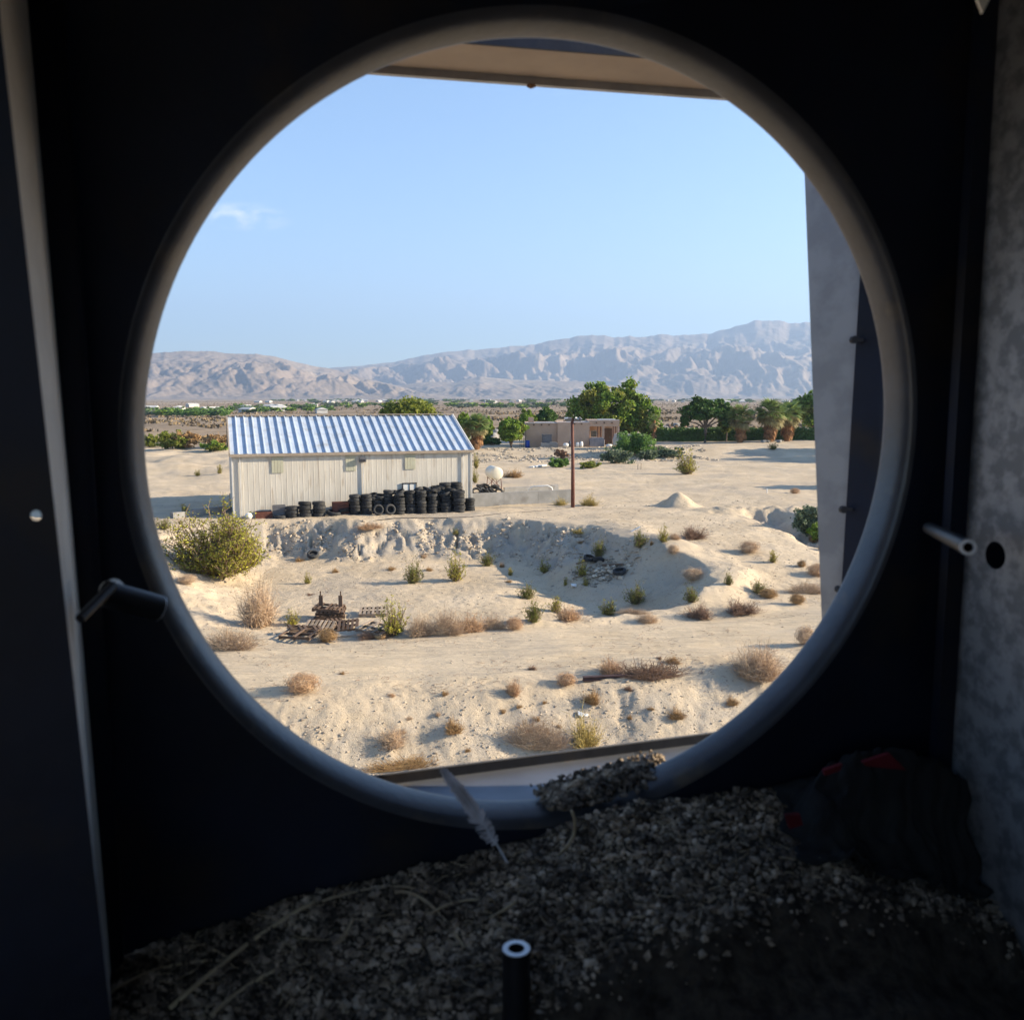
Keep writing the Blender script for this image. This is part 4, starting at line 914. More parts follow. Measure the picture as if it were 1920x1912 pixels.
# pallets
def pallet(p, rot, label, m=M_wood, W=1.2, D=1.0, nb=7, miss=()):
    e = empty('wooden_pallet', p); e.rotation_euler = rot; tag(e, label, 'pallet', 'broken wooden pallets beside the road')
    for y in (-D/2+.05, 0, D/2-.05):
        b = MB(); b.box((0, y, .06), (W, .045, .09)); b.build('stringer', m, e)
    for i in range(nb):
        if i in miss: continue
        b = MB(); b.box((-W/2+.06+i*(W-.12)/(nb-1), 0, .118), (.10, D, .022)); b.build('deck_board', m, e)
    for i in (0, 3, 6):
        b = MB(); b.box((-W/2+.06+i*(W-.12)/6, 0, .002), (.10, D, .022)); b.build('bottom_board', m, e)
q = at(620, 1160)
for i in range(4): pallet(q+Vector((rng.uniform(-.12, .12), rng.uniform(-.06, .06), -.02+.145*i)), (rng.uniform(-.03, .03), rng.uniform(-.05, .05), .05+rng.uniform(-.18, .18)), f"{['lowest', 'second', 'third', 'topmost'][i]} pallet of the upright stack", miss=(2,) if i % 2 else ())
for sx in (-.42, .42):
    b = MB(); b.box((0, 0, .22), (.16, .10, .5)); b.box((.03*sx, 0, .55), (.05, .05, .22)); tag(b.build('upright_board', M_wood, None, loc=q+Vector((sx, .1, .52)), rz=.05), f"upright broken board on the {'left' if sx < 0 else 'right'} of the pallet stack top", 'board')
for px, py, rot, m_, lab, ms in ((598, 1183, (.30, .02, -.12), M_woodgrey, 'pale sunlit pallet tilted in front of the stack', ()), (645, 1180, (.18, -.10, .10), M_wood, 'dark pallet right of the pale tilted one', (1,)), (572, 1186, (-.05, .12, .35), M_wood, 'dark pallet slumped at the left of the heap', (1, 4)), (562, 1196, (.04, .0, -.2), M_wood, 'flat broken pallet nearest the road at left', (1, 2, 4, 5)), (700, 1152, (.1, 0, .1), M_woodgrey, 'lone weathered pallet behind the yellow-green bush', ()), (705, 1186, (.1, .1, -.5), M_woodgrey, 'broken pallet with missing boards left of the bush by the road', (1, 3, 5)), (620, 1176, (.12, .05, .5), M_wood, 'dark pallet wedged under the stack front', (2,))):
    pallet(at(px, py)+Vector((0, 0, .08)), rot, lab, m_, miss=ms)
for px, py, L_, a, lab in ((590, 1205, 1.5, .5, 'thin grey stick in front of the pallet heap, left'), (612, 1203, 1.3, -.8, 'thin grey stick crossing before the orange-tan tumbleweed'), (660, 1194, 1.6, .1, 'loose plank on the sand right of the pallet heap'), (684, 1180, 1.1, .9, 'short loose plank near the broken pallet')):
    p = at(px, py); b = MB(); b.box((0, 0, .06), (L_, .06, .03)); o = b.build('loose_plank', M_woodgrey, None, loc=p); o.rotation_euler = (0, -.08, a); tag(o, lab, 'plank')
p = at(713, 1197); b = MB(); b.lathe([(.10, 0), (.20, .02), (.22, .09), (.17, .15), (.10, .13)], 18, closed=True); tag(b.build('yellow_ring', M_dryorange, None, True, loc=p), 'small orange-yellow ring lying at the road edge by the pallets', 'ring')
# rusty beam
a0, a1 = at(1093, 1279), at(1264, 1271); dv_ = a1-a0; b = MB()
b.box((0, 0, .135), (dv_.length, .15, .02)); b.box((0, 0, .075), (dv_.length, .02, .10)); b.box((0, 0, .015), (dv_.length, .15, .02)); o = b.build('steel_beam', M_rustd, None, loc=(a0+a1)/2+Vector((0, 0, .03))); o.rotation_euler = (0, -math.atan2(dv_.z, math.hypot(dv_.x, dv_.y)), math.atan2(dv_.y, dv_.x)); tag(o, 'long dark rusty I-beam lying on the near road edge', 'beam')
p = at(1176, 1280); tag(obj('stone', chunks(np.array([[0, 0, .04]]), np.array([.08]), M_rock, 'stone'), None, p), 'small stone in front of the middle of the rusty beam', 'stone')

# light pole
p = at(1074, 951); hp_ = 166*mpp(p)
e = empty('light_pole', p-Vector((0, 0, .3))); tag(e, 'tall rusty steel pole with floodlights on its top crossbar', 'light pole')
b = MB(); b.tube([(0, 0, 0), (-.02, 0, hp_*.5), (-.09, 0, hp_+.3)], [.14, .12, .10], 10); b.build('pole', M_rust, e, True)
b = MB(); b.box((-.1, 0, hp_+.12), (1.15, .07, .07)); b.build('crossbar', M_dark, e)
b = MB(); b.box((0, 0, 0), (.26, .24, .1)); b.build('base_plate', M_conc, e, loc=(0, 0, .27))
for i, (dx, rx, ry) in enumerate(((-.48, .5, -.2), (-.26, .5, .1), (.2, .6, .4), (.42, .3, .7))):
    R_ = Matrix.Rotation(ry, 3, 'Y') @ Matrix.Rotation(rx, 3, 'X'); b = MB(); b.box((dx, -.08, hp_+.22), (.24, .16, .20), mx=R_); b.box((dx, 0, hp_+.14), (.04, .04, .12)); o = b.build('floodlight', M_grey if i % 2 else M_trimw, e)
    b = MB(); b.box(Vector((dx, -.08, hp_+.22))+R_ @ Vector((0, -.09, 0)), (.2, .02, .16), mx=R_); b.build('lens', M_glass, o)
# cable on the sand from the pole to the tyres
pts = [at(x, y)+Vector((0, 0, .015)) for x, y in ((700, 977), (740, 972), (780, 972), (830, 972), (880, 970), (930, 964), (990, 960), (1030, 957), (1070, 952))]
b = MB(); b.tube(pts, .022, 5); tag(b.build('ground_cable', M_dark, None), 'thin dark cable running over the sand from the pole to the tyre row', 'cable')
for px, py, h_, lab in ((910, 949, 11, 'short white stake in front of the low concrete wall'), (1196, 880, 10, 'left thin stake of the pair on the sand flat'), (1202, 880, 12, 'right thin stake of the pair on the sand flat'), (1438, 925, 8, 'white stake at the shadow strip on the right flat')):
    p = at(px, py); b = MB(); b.tube([(0, 0, -.1), (0, 0, h_*mpp(p))], .035, 6); tag(b.build('stake', M_white if 'white' in lab else M_woodgrey, None, loc=p), lab, 'stake')

# concrete enclosure
def lowwall(x0, y0, x1, y1, h0, label, th_=.22, nseg=3):
    a, c = at(x0, y0), at(x1, y1); d = c-a; L_ = math.hypot(d.x, d.y); e = empty('concrete_wall', (a.x, a.y, min(a.z, c.z)-.3), math.atan2(d.y, d.x)); tag(e, label, 'concrete wall')
    for i in range(nseg):
        b = MB(); b.box((L_*(i+.5)/nseg, 0, (h0+.3)/2), (L_/nseg-.015, th_, h0+.3)); b.build('wall_section', M_conc, e)
    b = MB(); b.box((L_/2, 0, h0/2+.1), (L_-.03, th_*.8, h0+.1)); b.build('wall_core', M_conc, e)
lowwall(878, 951, 1070, 943, .95, 'long low grey concrete wall running from the shed to the light pole')
lowwall(945, 929, 1046, 924, .62, 'shorter rear concrete wall behind the long front one', nseg=2)
a, c = at(1068, 943), at(1046, 924)
p = at(1012, 933); b = MB(); R0 = .95
for ww, yy in ((0, 0),):
    pts = [(-R0, 0, .1), (-R0*.85, 0, .62), (-R0*.5, 0, .80), (R0*.6, 0, .86), (R0*.9, 0, .72), (R0*1.08, 0, .2)]
    b.tube([(x, y, z) for x, y, z in pts], .06, 8)
tag(b.build('bent_pipe', M_white, None, True, loc=p), 'white bent pipe hoop inside the concrete enclosure', 'pipe')
# tank on stand
p = at(932, 920, 20); s = mpp(p)
e = empty('storage_tank', p, math.radians(15)); tag(e, 'cylindrical white tank on a thin steel stand beyond the shed', 'tank')
zc = (920-888)*s; rT = 12.3*s
Mx = Matrix.Translation((0, 0, zc)) @ Matrix.Rotation(PI/2, 4, 'X'); b = MB()
b.lathe([(.001, -.05), (rT*.6, -.03), (rT*.95, .02), (rT, .1), (rT, 1.0), (rT, 1.9), (rT*.95, 1.98), (.001, 2.05)][::-1], 28, Matrix.Translation((0, 0, zc)) @ Matrix.Rotation(-PI/2, 4, 'X')); b.build('shell', M_tank, e, True)
for sx in (-.36, .36):
    for y in (.2, 1.7):
        b = MB(); b.tube([(sx*1.3, y, -.1), (sx, y, zc-rT*.7)], .03, 5); b.build('leg', M_rust, e)
for y in (.2, 1.7):
    for q_ in (-1, 1): b = MB(); b.tube([(-.45*q_, y, .15), (.36*q_, y, zc-rT*.8)], .02, 4); b.build('brace', M_rust, e)
for i, (px, py, k, rx, ry, lab) in enumerate(((893, 922, 0, .9, .2, 'leftmost tyre of the low heap behind the concrete wall'), (899, 920, 0, .3, .5, 'second tyre of the heap behind the concrete wall'), (905, 922, 0, .7, .3, 'third tyre of the heap behind the concrete wall'), (911, 919, 0, .2, .7, 'upper tyre in the middle of the heap behind the concrete wall'), (915, 923, 0, .8, -.2, 'tyre before the left stand leg of the tank'), (922, 922, 0, .5, -.4, 'tyre under the tank, left'), (928, 920, 0, .3, .2, 'tyre under the middle of the tank'), (935, 923, 0, 1.2, .1, 'upright tyre at the right stand leg of the tank'), (902, 917, 0, .1, .2, 'topmost tyre of the heap behind the concrete wall'))):
    p = at(px, py+4); tyre(p+Vector((0, 0, .35 if py < 921 else .12)), k, (rx, ry, .4*i), lab)
p = at(925, 884); 
a0, a1 = at(996, 877), at(1022, 874); dv_ = a1-a0; b = MB(); b.box((0, 0, .1), (dv_.length, .5, .12)); tag(b.build('pale_slab', M_white, None, loc=(a0+a1)/2, rz=math.atan2(dv_.y, dv_.x)), 'pale slab lying on the sand left of the lime shrub', 'slab')

# ------------------------------------------------------------------ adobe house
hl = at(985, 841); hr = at(1162, 836)
dH = 117.5; xl = ray(985, 800)[0]*dH/ray(985, 800)[1]; xr = ray(1161, 800)[0]*dH/ray(1161, 800)[1]; zh = float(H((xl+xr)/2, dH))-.1
e = empty('adobe_house', ((xl+xr)/2, dH, zh)); tag(e, 'flat-roofed pink adobe house with round beam ends and a porch at right', 'house'); WH = xr-xl
def zp(py, d=dH): r = ray(1060, py); return CAMZ+r[2]*d/r[1]-zh
def xp(px, d=dH): r = ray(px, 800); return r[0]*d/r[1]-(xl+xr)/2
x0, x1, x2, x3 = xp(985), xp(1045), xp(1105), xp(1161)
zt1, zt2, zt3 = zp(793.5), zp(792), zp(788)
b = MB(); b.box(((x0+x1)/2, 4.2, zt1/2-.2), (x1-x0, 8, zt1+.4)); b.build('wall', M_stucco, e)
b = MB(); b.box(((x1+x2)/2+.01, 3.9, zt2/2-.2), (x2-x1, 8.4, zt2+.4)); b.build('wall', M_stucco, e)
# porch wing: header, posts, back wall
zh1 = zp(799.5); b = MB(); b.box(((x2+x3)/2+.02, .1, (zt3+zh1)/2), (x3-x2, .45, zt3-zh1)); b.build('porch_header', M_stucco, e)
b = MB(); b.box(((x2+x3)/2+.02, 5.2, zt3/2-.2), (x3-x2, 4.6, zt3+.35)); b.build('wall', M_stucco, e)
b = MB(); b.box(((x2+x3)/2+.02, 1.6, zt3-.28), (x3-x2-.02, 2.6, .18)); b.build('porch_roof', M_trimw, e)
for px, ww in ((1131, .32), (1159.5, .28)):
    b = MB(); b.box((xp(px), .1, zh1/2-.2), (ww, .4, zh1+.4)); b.build('porch_pillar', M_stucco, e)
for px in (1121, 1126, 1150, 1154):
    b = MB(); b.box((xp(px), .12, zh1/2), (.10, .10, zh1)); b.build('porch_post', M_rust, e)
b = MB(); b.box((xp(1143), 2.85, zh1*.45), (1.3, .06, zh1*.85)); o = b.build('door', M_wood, e); b = MB(); b.box((xp(1148), 2.78, zh1*.45), (.06, .06, .2)); b.build('handle', M_grey, o)
b = MB(); b.box((xp(1117), 2.85, zh1*.6), (.9, .06, .9)); o = b.build('window', M_trimw, e); b = MB(); b.box((xp(1117), 2.81, zh1*.6), (.76, .02, .76)); b.build('pane', M_glass, o)
vg = MB(); vg.lathe([(.001, 0), (.10, 0), (.10, .34), (.001, .34)], 10, Matrix.Rotation(-PI/2, 4, 'X') @ Matrix.Translation((0, 0, -.34))); VGM = vg.mesh('roof_beam_end', M_wood)
for px in (1001, 1015.5, 1029.5, 1077, 1090, 1118, 1132.5, 1147):
    zz = {1: zp(796.5), 2: zp(794.5), 3: zp(792.5)}[1 if px < 1045 else 2 if px < 1105 else 3]; obj('roof_beam_end', VGM, e, (xp(px), .2 if px < 1045 else -.28 if px < 1105 else -.1, zz))
for a, c, zt in ((x0, x1, zt1), (x1, x2, zt2), (x2, x3, zt3)):
    b = MB(); b.box(((a+c)/2+.02, .3, zt+.035), (c-a-.04, .42, .07)); b.box(((a+c)/2+.5, 2.5, zt+.05), ((c-a)*.6, .8, .14)); b.build('parapet_cap', M_trimw, e)
b = MB(); b.box((x0+.8, 3.2, zt1+.35), (.7, .7, .7)); b.build('chimney', M_stucco, e)
def hthing(mb, name, m, px, py, d, label, cat, sm_=False):
    r = ray(px, py); x = r[0]*d/r[1]; return tag(mb.build(name, m, None, sm_, loc=(x, d, float(H(x, d)))), label, cat)
b = MB(); b.lathe([(.001, 0), (.28, 0), (.30, .3), (.28, .6), (.30, .88), (.26, .92), (.001, .92)], 14); hthing(b, 'blue_barrel', M_blue, 989, 838, dH-.8, 'bright blue barrel at the left corner of the adobe house', 'barrel', True)
b = MB(); b.box((0, 0, .8), (1.1, .8, 1.5)); b.box((0, 0, 1.6), (1.2, .9, .08)); b.box((-.62, 0, .85), (.08, .85, 1.7)); hthing(b, 'equipment_cabinet', M_grey, 1026, 834, dH-1.2, 'dark grey equipment cabinet against the left half of the adobe house', 'cabinet')
b = MB(); b.box((0, 0, .28), (2.2, .8, .5)); b.box((.5, 0, .58), (.9, .5, .2)); hthing(b, 'concrete_trough', M_conc, 1030, 841, dH-2.3, 'low concrete trough in front of the grey cabinet', 'trough')
b = MB(); b.tube([(-.95, 0, .1), (-.95, 0, .9), (-.7, 0, 1.2), (.7, 0, 1.2), (.95, 0, .9), (.95, 0, .1)], .06, 6); b.box((0, 0, .62), (1.8, .9, 1.05)); b.box((0, 0, 1.16), (1.5, .8, .1)); hthing(b, 'covered_grill', M_tarp, 1119, 832, dH-.9, 'grey covered box with arched rim in the porch opening', 'covered box')
for px, w_, h_, lab in ((1061, .8, .5, 'white low box on the sand before the adobe house, leftmost'), (1069, .4, .75, 'small grey-white can behind the pole'), (1083, .5, .6, 'white rounded pot right of the pole'), (1090, .45, .7, 'pale pot at the right of the white one'), (1142, .9, .35, 'pale heap of cloth before the porch')):
    b = MB(); b.lathe([(.001, 0), (w_*.42, 0), (w_*.5, h_*.4), (w_*.46, h_*.8), (w_*.3, h_), (.001, h_)], 10); hthing(b, 'garden_pot', M_white if w_ != .4 else M_grey, px, 838, dH-1.6, lab, 'pot', True)
# wooden trellis left of house
b = MB()
for k in range(4): b.box((-.35+.24*k, 0, 1.4), (.05, .05, 3.0))
for k in range(5): b.box((0, 0, .4+.6*k), (.8, .04, .05))
hthing(b, 'trellis', M_wood, 980, 838, dH-.2, 'dark wooden trellis at the left wall of the adobe house', 'trellis')

# parked vehicle behind the bright bush
def vehicle(px, d, label, m, rz):
    r = ray(px, 825); x = r[0]*d/r[1]; e = empty('parked_van', (x, d, float(H(x, d))), rz); tag(e, label, 'van')
    b = MB(); prof = [(-2.3, .35), (2.3, .35), (2.35, .9), (1.4, 1.05), (.9, 1.75), (-2.1, 1.8), (-2.35, 1.0)]
    n = len(prof); vs = [(x_, y_, z_) for y_ in (-.85, .85) for x_, z_ in prof]; b.add(vs, [tuple(range(n))[::-1], tuple(range(n, 2*n))]+[(i, (i+1) % n, n+(i+1) % n, n+i)for i in range(n)]); b.build('body', m, e)
    for x_, w_ in ((-1.5, .85), (-.5, .85), (.45, .75)):
        for sy in (-1, 1):
            b = MB(); b.box((x_, sy*.86, 1.36), (w_, .03, .45)); b.build('window', M_glass, e)
    b = MB(); b.add([(1.36, -.75, 1.1), (1.36, .75, 1.1), (.93, .7, 1.7), (.93, -.7, 1.7)], [(0, 1, 2, 3)]); b.v = [(v[0]+.02, v[1], v[2]+.02) for v in b.v]; b.build('windscreen', M_glass, e)
    for x_ in (-1.5, 1.5):
        for sy in (-.8, .8):
            Mx = Matrix.Translation((x_, sy, .33)) @ Matrix.Rotation(PI/2, 4, 'X'); b = MB(); b.lathe([(.17, -.1), (.33, -.1), (.34, 0), (.33, .1), (.17, .1)], 16, Mx, True); o = b.build('wheel', M_tyre, e); b = MB(); b.lathe([(.001, -.08), (.17, -.06), (.17, .06), (.001, .08)], 12, Mx); b.build('rim', M_grey, o)
vehicle(1186, 113, 'cream van parked behind the bright green bush, only its roof showing', M_car, .1)
# round mounds beyond the hedge
hm_ = MB(); 
for k in range(9):
    a0_ = PI*k/8; 
hm_.lathe([(.001, .8), (.5, .72), (.85, .4), (1, 0)], 12); HMM = hm_.mesh('straw_mound', M_drybrown, True); HMW = hm_.mesh('straw_mound', M_conc, True)
grid = [(1247, 172), (1259, 168), (1271, 176), (1283, 170), (1240, 182), (1254, 186), (1268, 190), (1282, 184), (1250, 160), (1268, 158), (1290, 162), (1278, 152), (928, 165), (936, 175), (925, 150)]
for i, (px, d) in enumerate(grid):
    r = ray(px, 790); x = r[0]*d/r[1]; o = obj('earth_mound', HMM if i % 2 else HMW, None, (x, d, float(H(x, d))-.1), (0, 0, i), (.95, .8, 1.05)); tag(o, 'dark rounded earth mound beyond the hedge between the palms and the largest tree' if i < 12 else 'dark mound on the far sand beyond the shed corner', 'mound', 'mounds beyond the hedge' if i < 12 else 'mounds beyond the shed')
for px, sc_, lab in ((1432, .55, 'large pale rock at the foot of the left palm'), (1441, .4, 'middle pale rock at the palm feet'), (1462, .45, 'pale rock between the touching palms')):
    r = ray(px, 820); d = 120.5; x = r[0]*d/r[1]; tag(obj('garden_rock', chunks(np.array([[0, 0, sc_*.3]]), np.array([sc_]), M_conc, 'rock'), None, (x, d, float(H(x, d)))), lab, 'rock')

# ------------------------------------------------------------------ near field: the fan housing we look out of
YAW = math.radians(12); AX = np.array([math.cos(YAW), math.sin(YAW), 0]); NX = np.array([-math.sin(YAW), math.cos(YAW), 0])
def W3(a, n, z): q = AX*a+NX*n; return Vector((q[0], q[1], CAMZ+z))
def hp(px, py, n):                       # housing coordinates (a, n, z) of the point seen there on the plane n
    r = ray(px, py); k = n/(r@NX); return (float(r@AX*k), n, float(r[2]*k))
def hw(px, py, n): return W3(*hp(px, py, n))
fan = empty('fan_housing', W3(.218, .8, -.04)); tag(fan, 'dark metal fan housing with a round rolled opening framing the whole view', 'fan housing')
fan.matrix_world = Matrix.Translation(W3(.218, .8, -.04))
def nb(mb, name, m, parent=fan, smooth=False):   # near parts are meshed round the housing origin
    o0 = W3(.218, .8, -.04) if parent is not None else Vector((0, 0, 0)); mb.v = [tuple(Vector(v)-o0) for v in mb.v]; return mb.build(name, m, parent, smooth)
CA, CZ = .2085, -.0375; N1, N2 = .797, .828; R1, R2 = .3700, .3548
def ov(k, n): return .0042*math.sin(4*PI*k/n)
aL = hp(178, 950, .79)[0]; aR = hp(1784, 950, .79)[0]; zT = hp(960, -260, .79)[2]; zF = -.56; nB = -.55
prof = [(R1+.0, N1)]+[(R2+(R1-R2)*(1-math.sin(PI/2*k/14)), N1+(N2-N1)*(1-math.cos(PI/2*k/14))) for k in range(1, 15)]+[(R2+.0004, N2+.002), (R2+.003, N2+.004), (R2+.006, N2+.004)]
n = 160; b = MB(); vs = [W3(CA+(r+ov(k, n))*math.cos(2*PI*k/n), nn, CZ+(r+ov(k, n))*math.sin(2*PI*k/n)) for r, nn in prof for k in range(n)]
b.add(vs, [(i*n+k, (i+1)*n+k, (i+1)*n+(k+1) % n, i*n+(k+1) % n) for i in range(len(prof)-1) for k in range(n)]); nb(b, 'rolled_lip', M_lip, smooth=True)
# front panel, two skins so that it has thickness
b = MB(); inn = []; out = []
for k in range(n):
    c_, s_ = math.cos(2*PI*k/n), math.sin(2*PI*k/n); inn.append((CA+(R1+ov(k, n))*c_, CZ+(R1+ov(k, n))*s_))
    tt = min(((aR-CA)/c_ if c_ > 1e-6 else 9), ((aL-.02-CA)/c_ if c_ < -1e-6 else 9), ((zT-CZ)/s_ if s_ > 1e-6 else 9), ((zF-CZ)/s_ if s_ < -1e-6 else 9)); out.append((CA+tt*c_, CZ+tt*s_))
for nn in (N1, N1+.003): b.add([W3(a, nn, z) for a, z in inn]+[W3(a, nn, z) for a, z in out], [(k, (k+1) % n, n+(k+1) % n, n+k) for k in range(n)])
nb(b, 'front_panel', M_panel)
def slabh(q, off, name, m, parent=fan):     # quad given in housing coordinates with a thickness vector
    b = MB(); b.hexa([W3(*p) for p in q]+[W3(p[0]+off[0], p[1]+off[1], p[2]+off[2]) for p in q]); return nb(b, name, m, parent)
# right wall with a round dark hole, ceiling, floor
hcn = hp(1866, 1041, 1)  # direction of the hole
ray_h = ray(1866, 1041); kk = aR/(ray_h@AX); hN, hZ = float(ray_h@NX*kk), float(ray_h[2]*kk); hR = .013
b = MB(); k2 = 32; inn = [(hN+hR*math.cos(2*PI*k/k2), hZ+hR*math.sin(2*PI*k/k2)) for k in range(k2)]; out = []
for k in range(k2):
    c_, s_ = math.cos(2*PI*k/k2), math.sin(2*PI*k/k2); tt = min(((N1-hN)/c_ if c_ > 1e-6 else 9), ((nB-hN)/c_ if c_ < -1e-6 else 9), ((zT-hZ)/s_ if s_ > 1e-6 else 9), ((zF-hZ)/s_ if s_ < -1e-6 else 9)); out.append((hN+tt*c_, hZ+tt*s_))
for cn_ in ((N1, zT), (nB, zT), (nB, zF), (N1, zF)):
    j = min(range(k2), key=lambda q: (out[q][0]-cn_[0])**2+(out[q][1]-cn_[1])**2); out[j] = cn_
b.add([W3(aR, q[0], q[1]) for q in inn]+[W3(aR, q[0], q[1]) for q in out], [(k, (k+1) % k2, k2+(k+1) % k2, k2+k) for k in range(k2)])
nb(b, 'side_wall', M_galv)
b = MB(); b.lathe([(hR*1.02, 0), (hR*1.02, .05), (.001, .05)], 24, Matrix.Translation(W3(aR+.0005, hN, hZ)) @ Matrix.Rotation(YAW, 4, 'Z') @ Matrix.Rotation(PI/2, 4, 'Y')); nb(b, 'hole_socket', M_panel)
slabh([(aR+.06, nB, zT), (aR+.06, N1, zT), (aR+.06, N1, zF), (aR+.06, nB, zF)], (.004, 0, 0), 'outer_skin', M_panel)
slabh([(aR-.0, N1-.03, zT), (aR-.018, N1-.03, zT), (aR-.018, N1-.03, zF), (aR-.0, N1-.03, zF)], (0, .012, 0), 'corner_flange', M_panel)
slabh([(aL-.6, nB, zT), (aR+.07, nB, zT), (aR+.07, N1+.01, zT), (aL-.6, N1+.01, zT)], (0, 0, .004), 'ceiling', M_panel)
slabh([(aL-.6, nB, zF-.004), (aR+.07, nB, zF-.004), (aR+.07, N1+.01, zF-.004), (aL-.6, N1+.01, zF-.004)], (0, 0, .004), 'floor_pan', M_panel)
slabh([(aR-.75, nB-.01, zT), (aR+.07, nB-.01, zT), (aR+.07, nB-.01, zF), (aR-.75, nB-.01, zF)], (0, -.004, 0), 'back_panel', M_panel)
# left: bright strip and the dark near panel with a screw hole
def ext(p0, p1, y): return (p0[0]+(p1[0]-p0[0])*(y-p0[1])/(p1[1]-p0[1]), y)
l0, l1 = (2, 47), (196, 1800); r0, r1 = (60, 85), (207, 1790)
tL, bL = ext(l0, l1, -260), ext(l0, l1, 1960); tR, bR = ext(r0, r1, -260), ext(r0, r1, 1960)
q = [hp(tL[0]-22, tL[1], .61), hp(tR[0], tR[1], .783), hp(bR[0], bR[1], .783), hp(bL[0]-22, bL[1], .61)]; slabh(q, (-.002, .002, 0), 'corner_strip', M_strip)
q = [hp(tR[0], tR[1], .782), hp(tR[0]+75, tR[1], .784), hp(bR[0]+22, bR[1], .784), hp(bR[0], bR[1], .782)]; slabh(q, (0, -.003, 0), 'corner_bead', M_panel)
PN = .60
hc = hp(68, 966, PN); c4 = [hp(tL[0], tL[1], PN), hp(bL[0], bL[1], PN), (-1.0, PN, hp(bL[0], bL[1], PN)[2]), (-1.0, PN, hp(tL[0], tL[1], PN)[2])]
b = MB(); rh = .0031; k2 = 24; out = []
poly = [(p[0], p[2]) for p in c4]
def raypoly(cx, cz, dx, dz):
    best = 9
    for i in range(4):
        (x1_, z1_), (x2_, z2_) = poly[i], poly[(i+1) % 4]; ex, ez = x2_-x1_, z2_-z1_; den = dx*ez-dz*ex
        if abs(den) < 1e-9: continue
        t = ((x1_-cx)*ez-(z1_-cz)*ex)/den; u = ((x1_-cx)*dz-(z1_-cz)*dx)/den
        if t > 0 and -1e-6 <= u <= 1+1e-6: best = min(best, t)
    return best
angs = sorted([2*PI*k/k2 for k in range(k2)]+[math.atan2(z-hc[2], x-hc[0]) % (2*PI) for x, z in poly]); k2 = len(angs)
I_ = [W3(hc[0]+rh*math.cos(a), PN, hc[2]+rh*math.sin(a)) for a in angs]; O_ = []
for a in angs: t = raypoly(hc[0], hc[2], math.cos(a), math.sin(a)); O_.append(W3(hc[0]+t*math.cos(a), PN, hc[2]+t*math.sin(a)))
b.add(I_+O_, [(k, (k+1) % k2, k2+(k+1) % k2, k2+k) for k in range(k2)]); nb(b, 'near_panel', M_panel)
slabh([(-1.0, nB, zT), (-1.0, .60, zT), (-1.0, .60, zF), (-1.0, nB, zF)], (-.004, 0, 0), 'side_wall', M_panel)
# hood outside the opening: top, right panel, inner cheek, tray
nF = 1.15; z_h = hp(1020, 152, nF)[2]
slabh([(-.45, 1.062, z_h+.004), (.95, 1.062, z_h+.004), (.95, nF, z_h+.004), (-.45, nF, z_h+.004)], (0, 0, .02), 'hood_top', M_hood)
slabh([(-.45, nF, z_h-.0052), (.95, nF, z_h-.0052), (.95, nF, z_h+.03), (-.45, nF, z_h+.03)], (0, .008, 0), 'hood_lip', M_galvout)
slabh([(-.45, 1.055, z_h+.002), (.95, 1.055, z_h+.002), (.95, 1.055, z_h+.25), (-.45, 1.055, z_h+.25)], (0, .004, 0), 'lintel', M_panel)
a0_, a1_ = ext((1513, 345), (1555, 1115), 100), ext((1513, 345), (1555, 1115), 1500); b0_, b1_ = ext((1611, 540), (1577, 1110), 100), ext((1611, 540), (1577, 1110), 1500)
q = [hp(*a0_, 1.15), hp(*b0_, 1.08), hp(*b1_, 1.08), hp(*a1_, 1.15)]; slabh(q, (.004, .006, 0), 'hood_side', M_galvout)
q = [hp(*b0_, 1.078), hp(b0_[0]+330, b0_[1], .9), hp(b1_[0]+330, b1_[1], .9), hp(*b1_, 1.078)]; slabh(q, (.004, 0, 0), 'hood_cheek', M_panel)
for px, py in ((1597, 638), (1577, 953), (1569, 1101)):
    c_ = hp(px, py, 1.082); b = MB(); b.lathe([(.001, 0), (.005, 0), (.005, .006), (.001, .006)], 8, Matrix.Translation(W3(c_[0]-.004, 1.074, c_[2])) @ Matrix.Rotation(YAW, 4, 'Z') @ Matrix.Rotation(PI/2, 4, 'X')); b.box(W3(c_[0]+.002, 1.07, c_[2]), (.012, .004, .004)); nb(b, 'screw', M_dark)
zt_ = CZ-R2-.0075
def onz(px, py, z): r = ray(px, py); k = z/r[2]; return float(r@AX*k), float(r@NX*k)
rz0 = zt_+.012; e0, e1 = onz(710, 1452, rz0), onz(1340, 1372, rz0)
sl_ = (e1[1]-e0[1])/(e1[0]-e0[0]); rl0 = (-.45, e0[1]+sl_*(-.45-e0[0])); rl1 = (1.0, e0[1]+sl_*(1.0-e0[0]))
slabh([(rl0[0], min(N2-.012, rl0[1]-.02), zt_), (rl1[0], N2-.012, zt_), (rl1[0], rl1[1], zt_), (rl0[0], rl0[1], zt_)], (0, 0, -.006), 'drip_tray', M_tray)
slabh([(rl0[0], rl0[1], zt_-.004), (rl1[0], rl1[1], zt_-.004), (rl1[0], rl1[1], rz0-.0018), (rl0[0], rl0[1], rz0-.0018)], (0, .003, 0), 'tray_rim', M_panel)  # black sheet puts the backlit shade of this face into its colour
slabh([(rl0[0], rl0[1]+.0004, rz0-.0017), (rl1[0], rl1[1]+.0004, rz0-.0017), (rl1[0], rl1[1]+.0028, rz0-.0017), (rl0[0], rl0[1]+.0028, rz0-.0017)], (0, 0, .0010), 'rim_edge', M_grey)
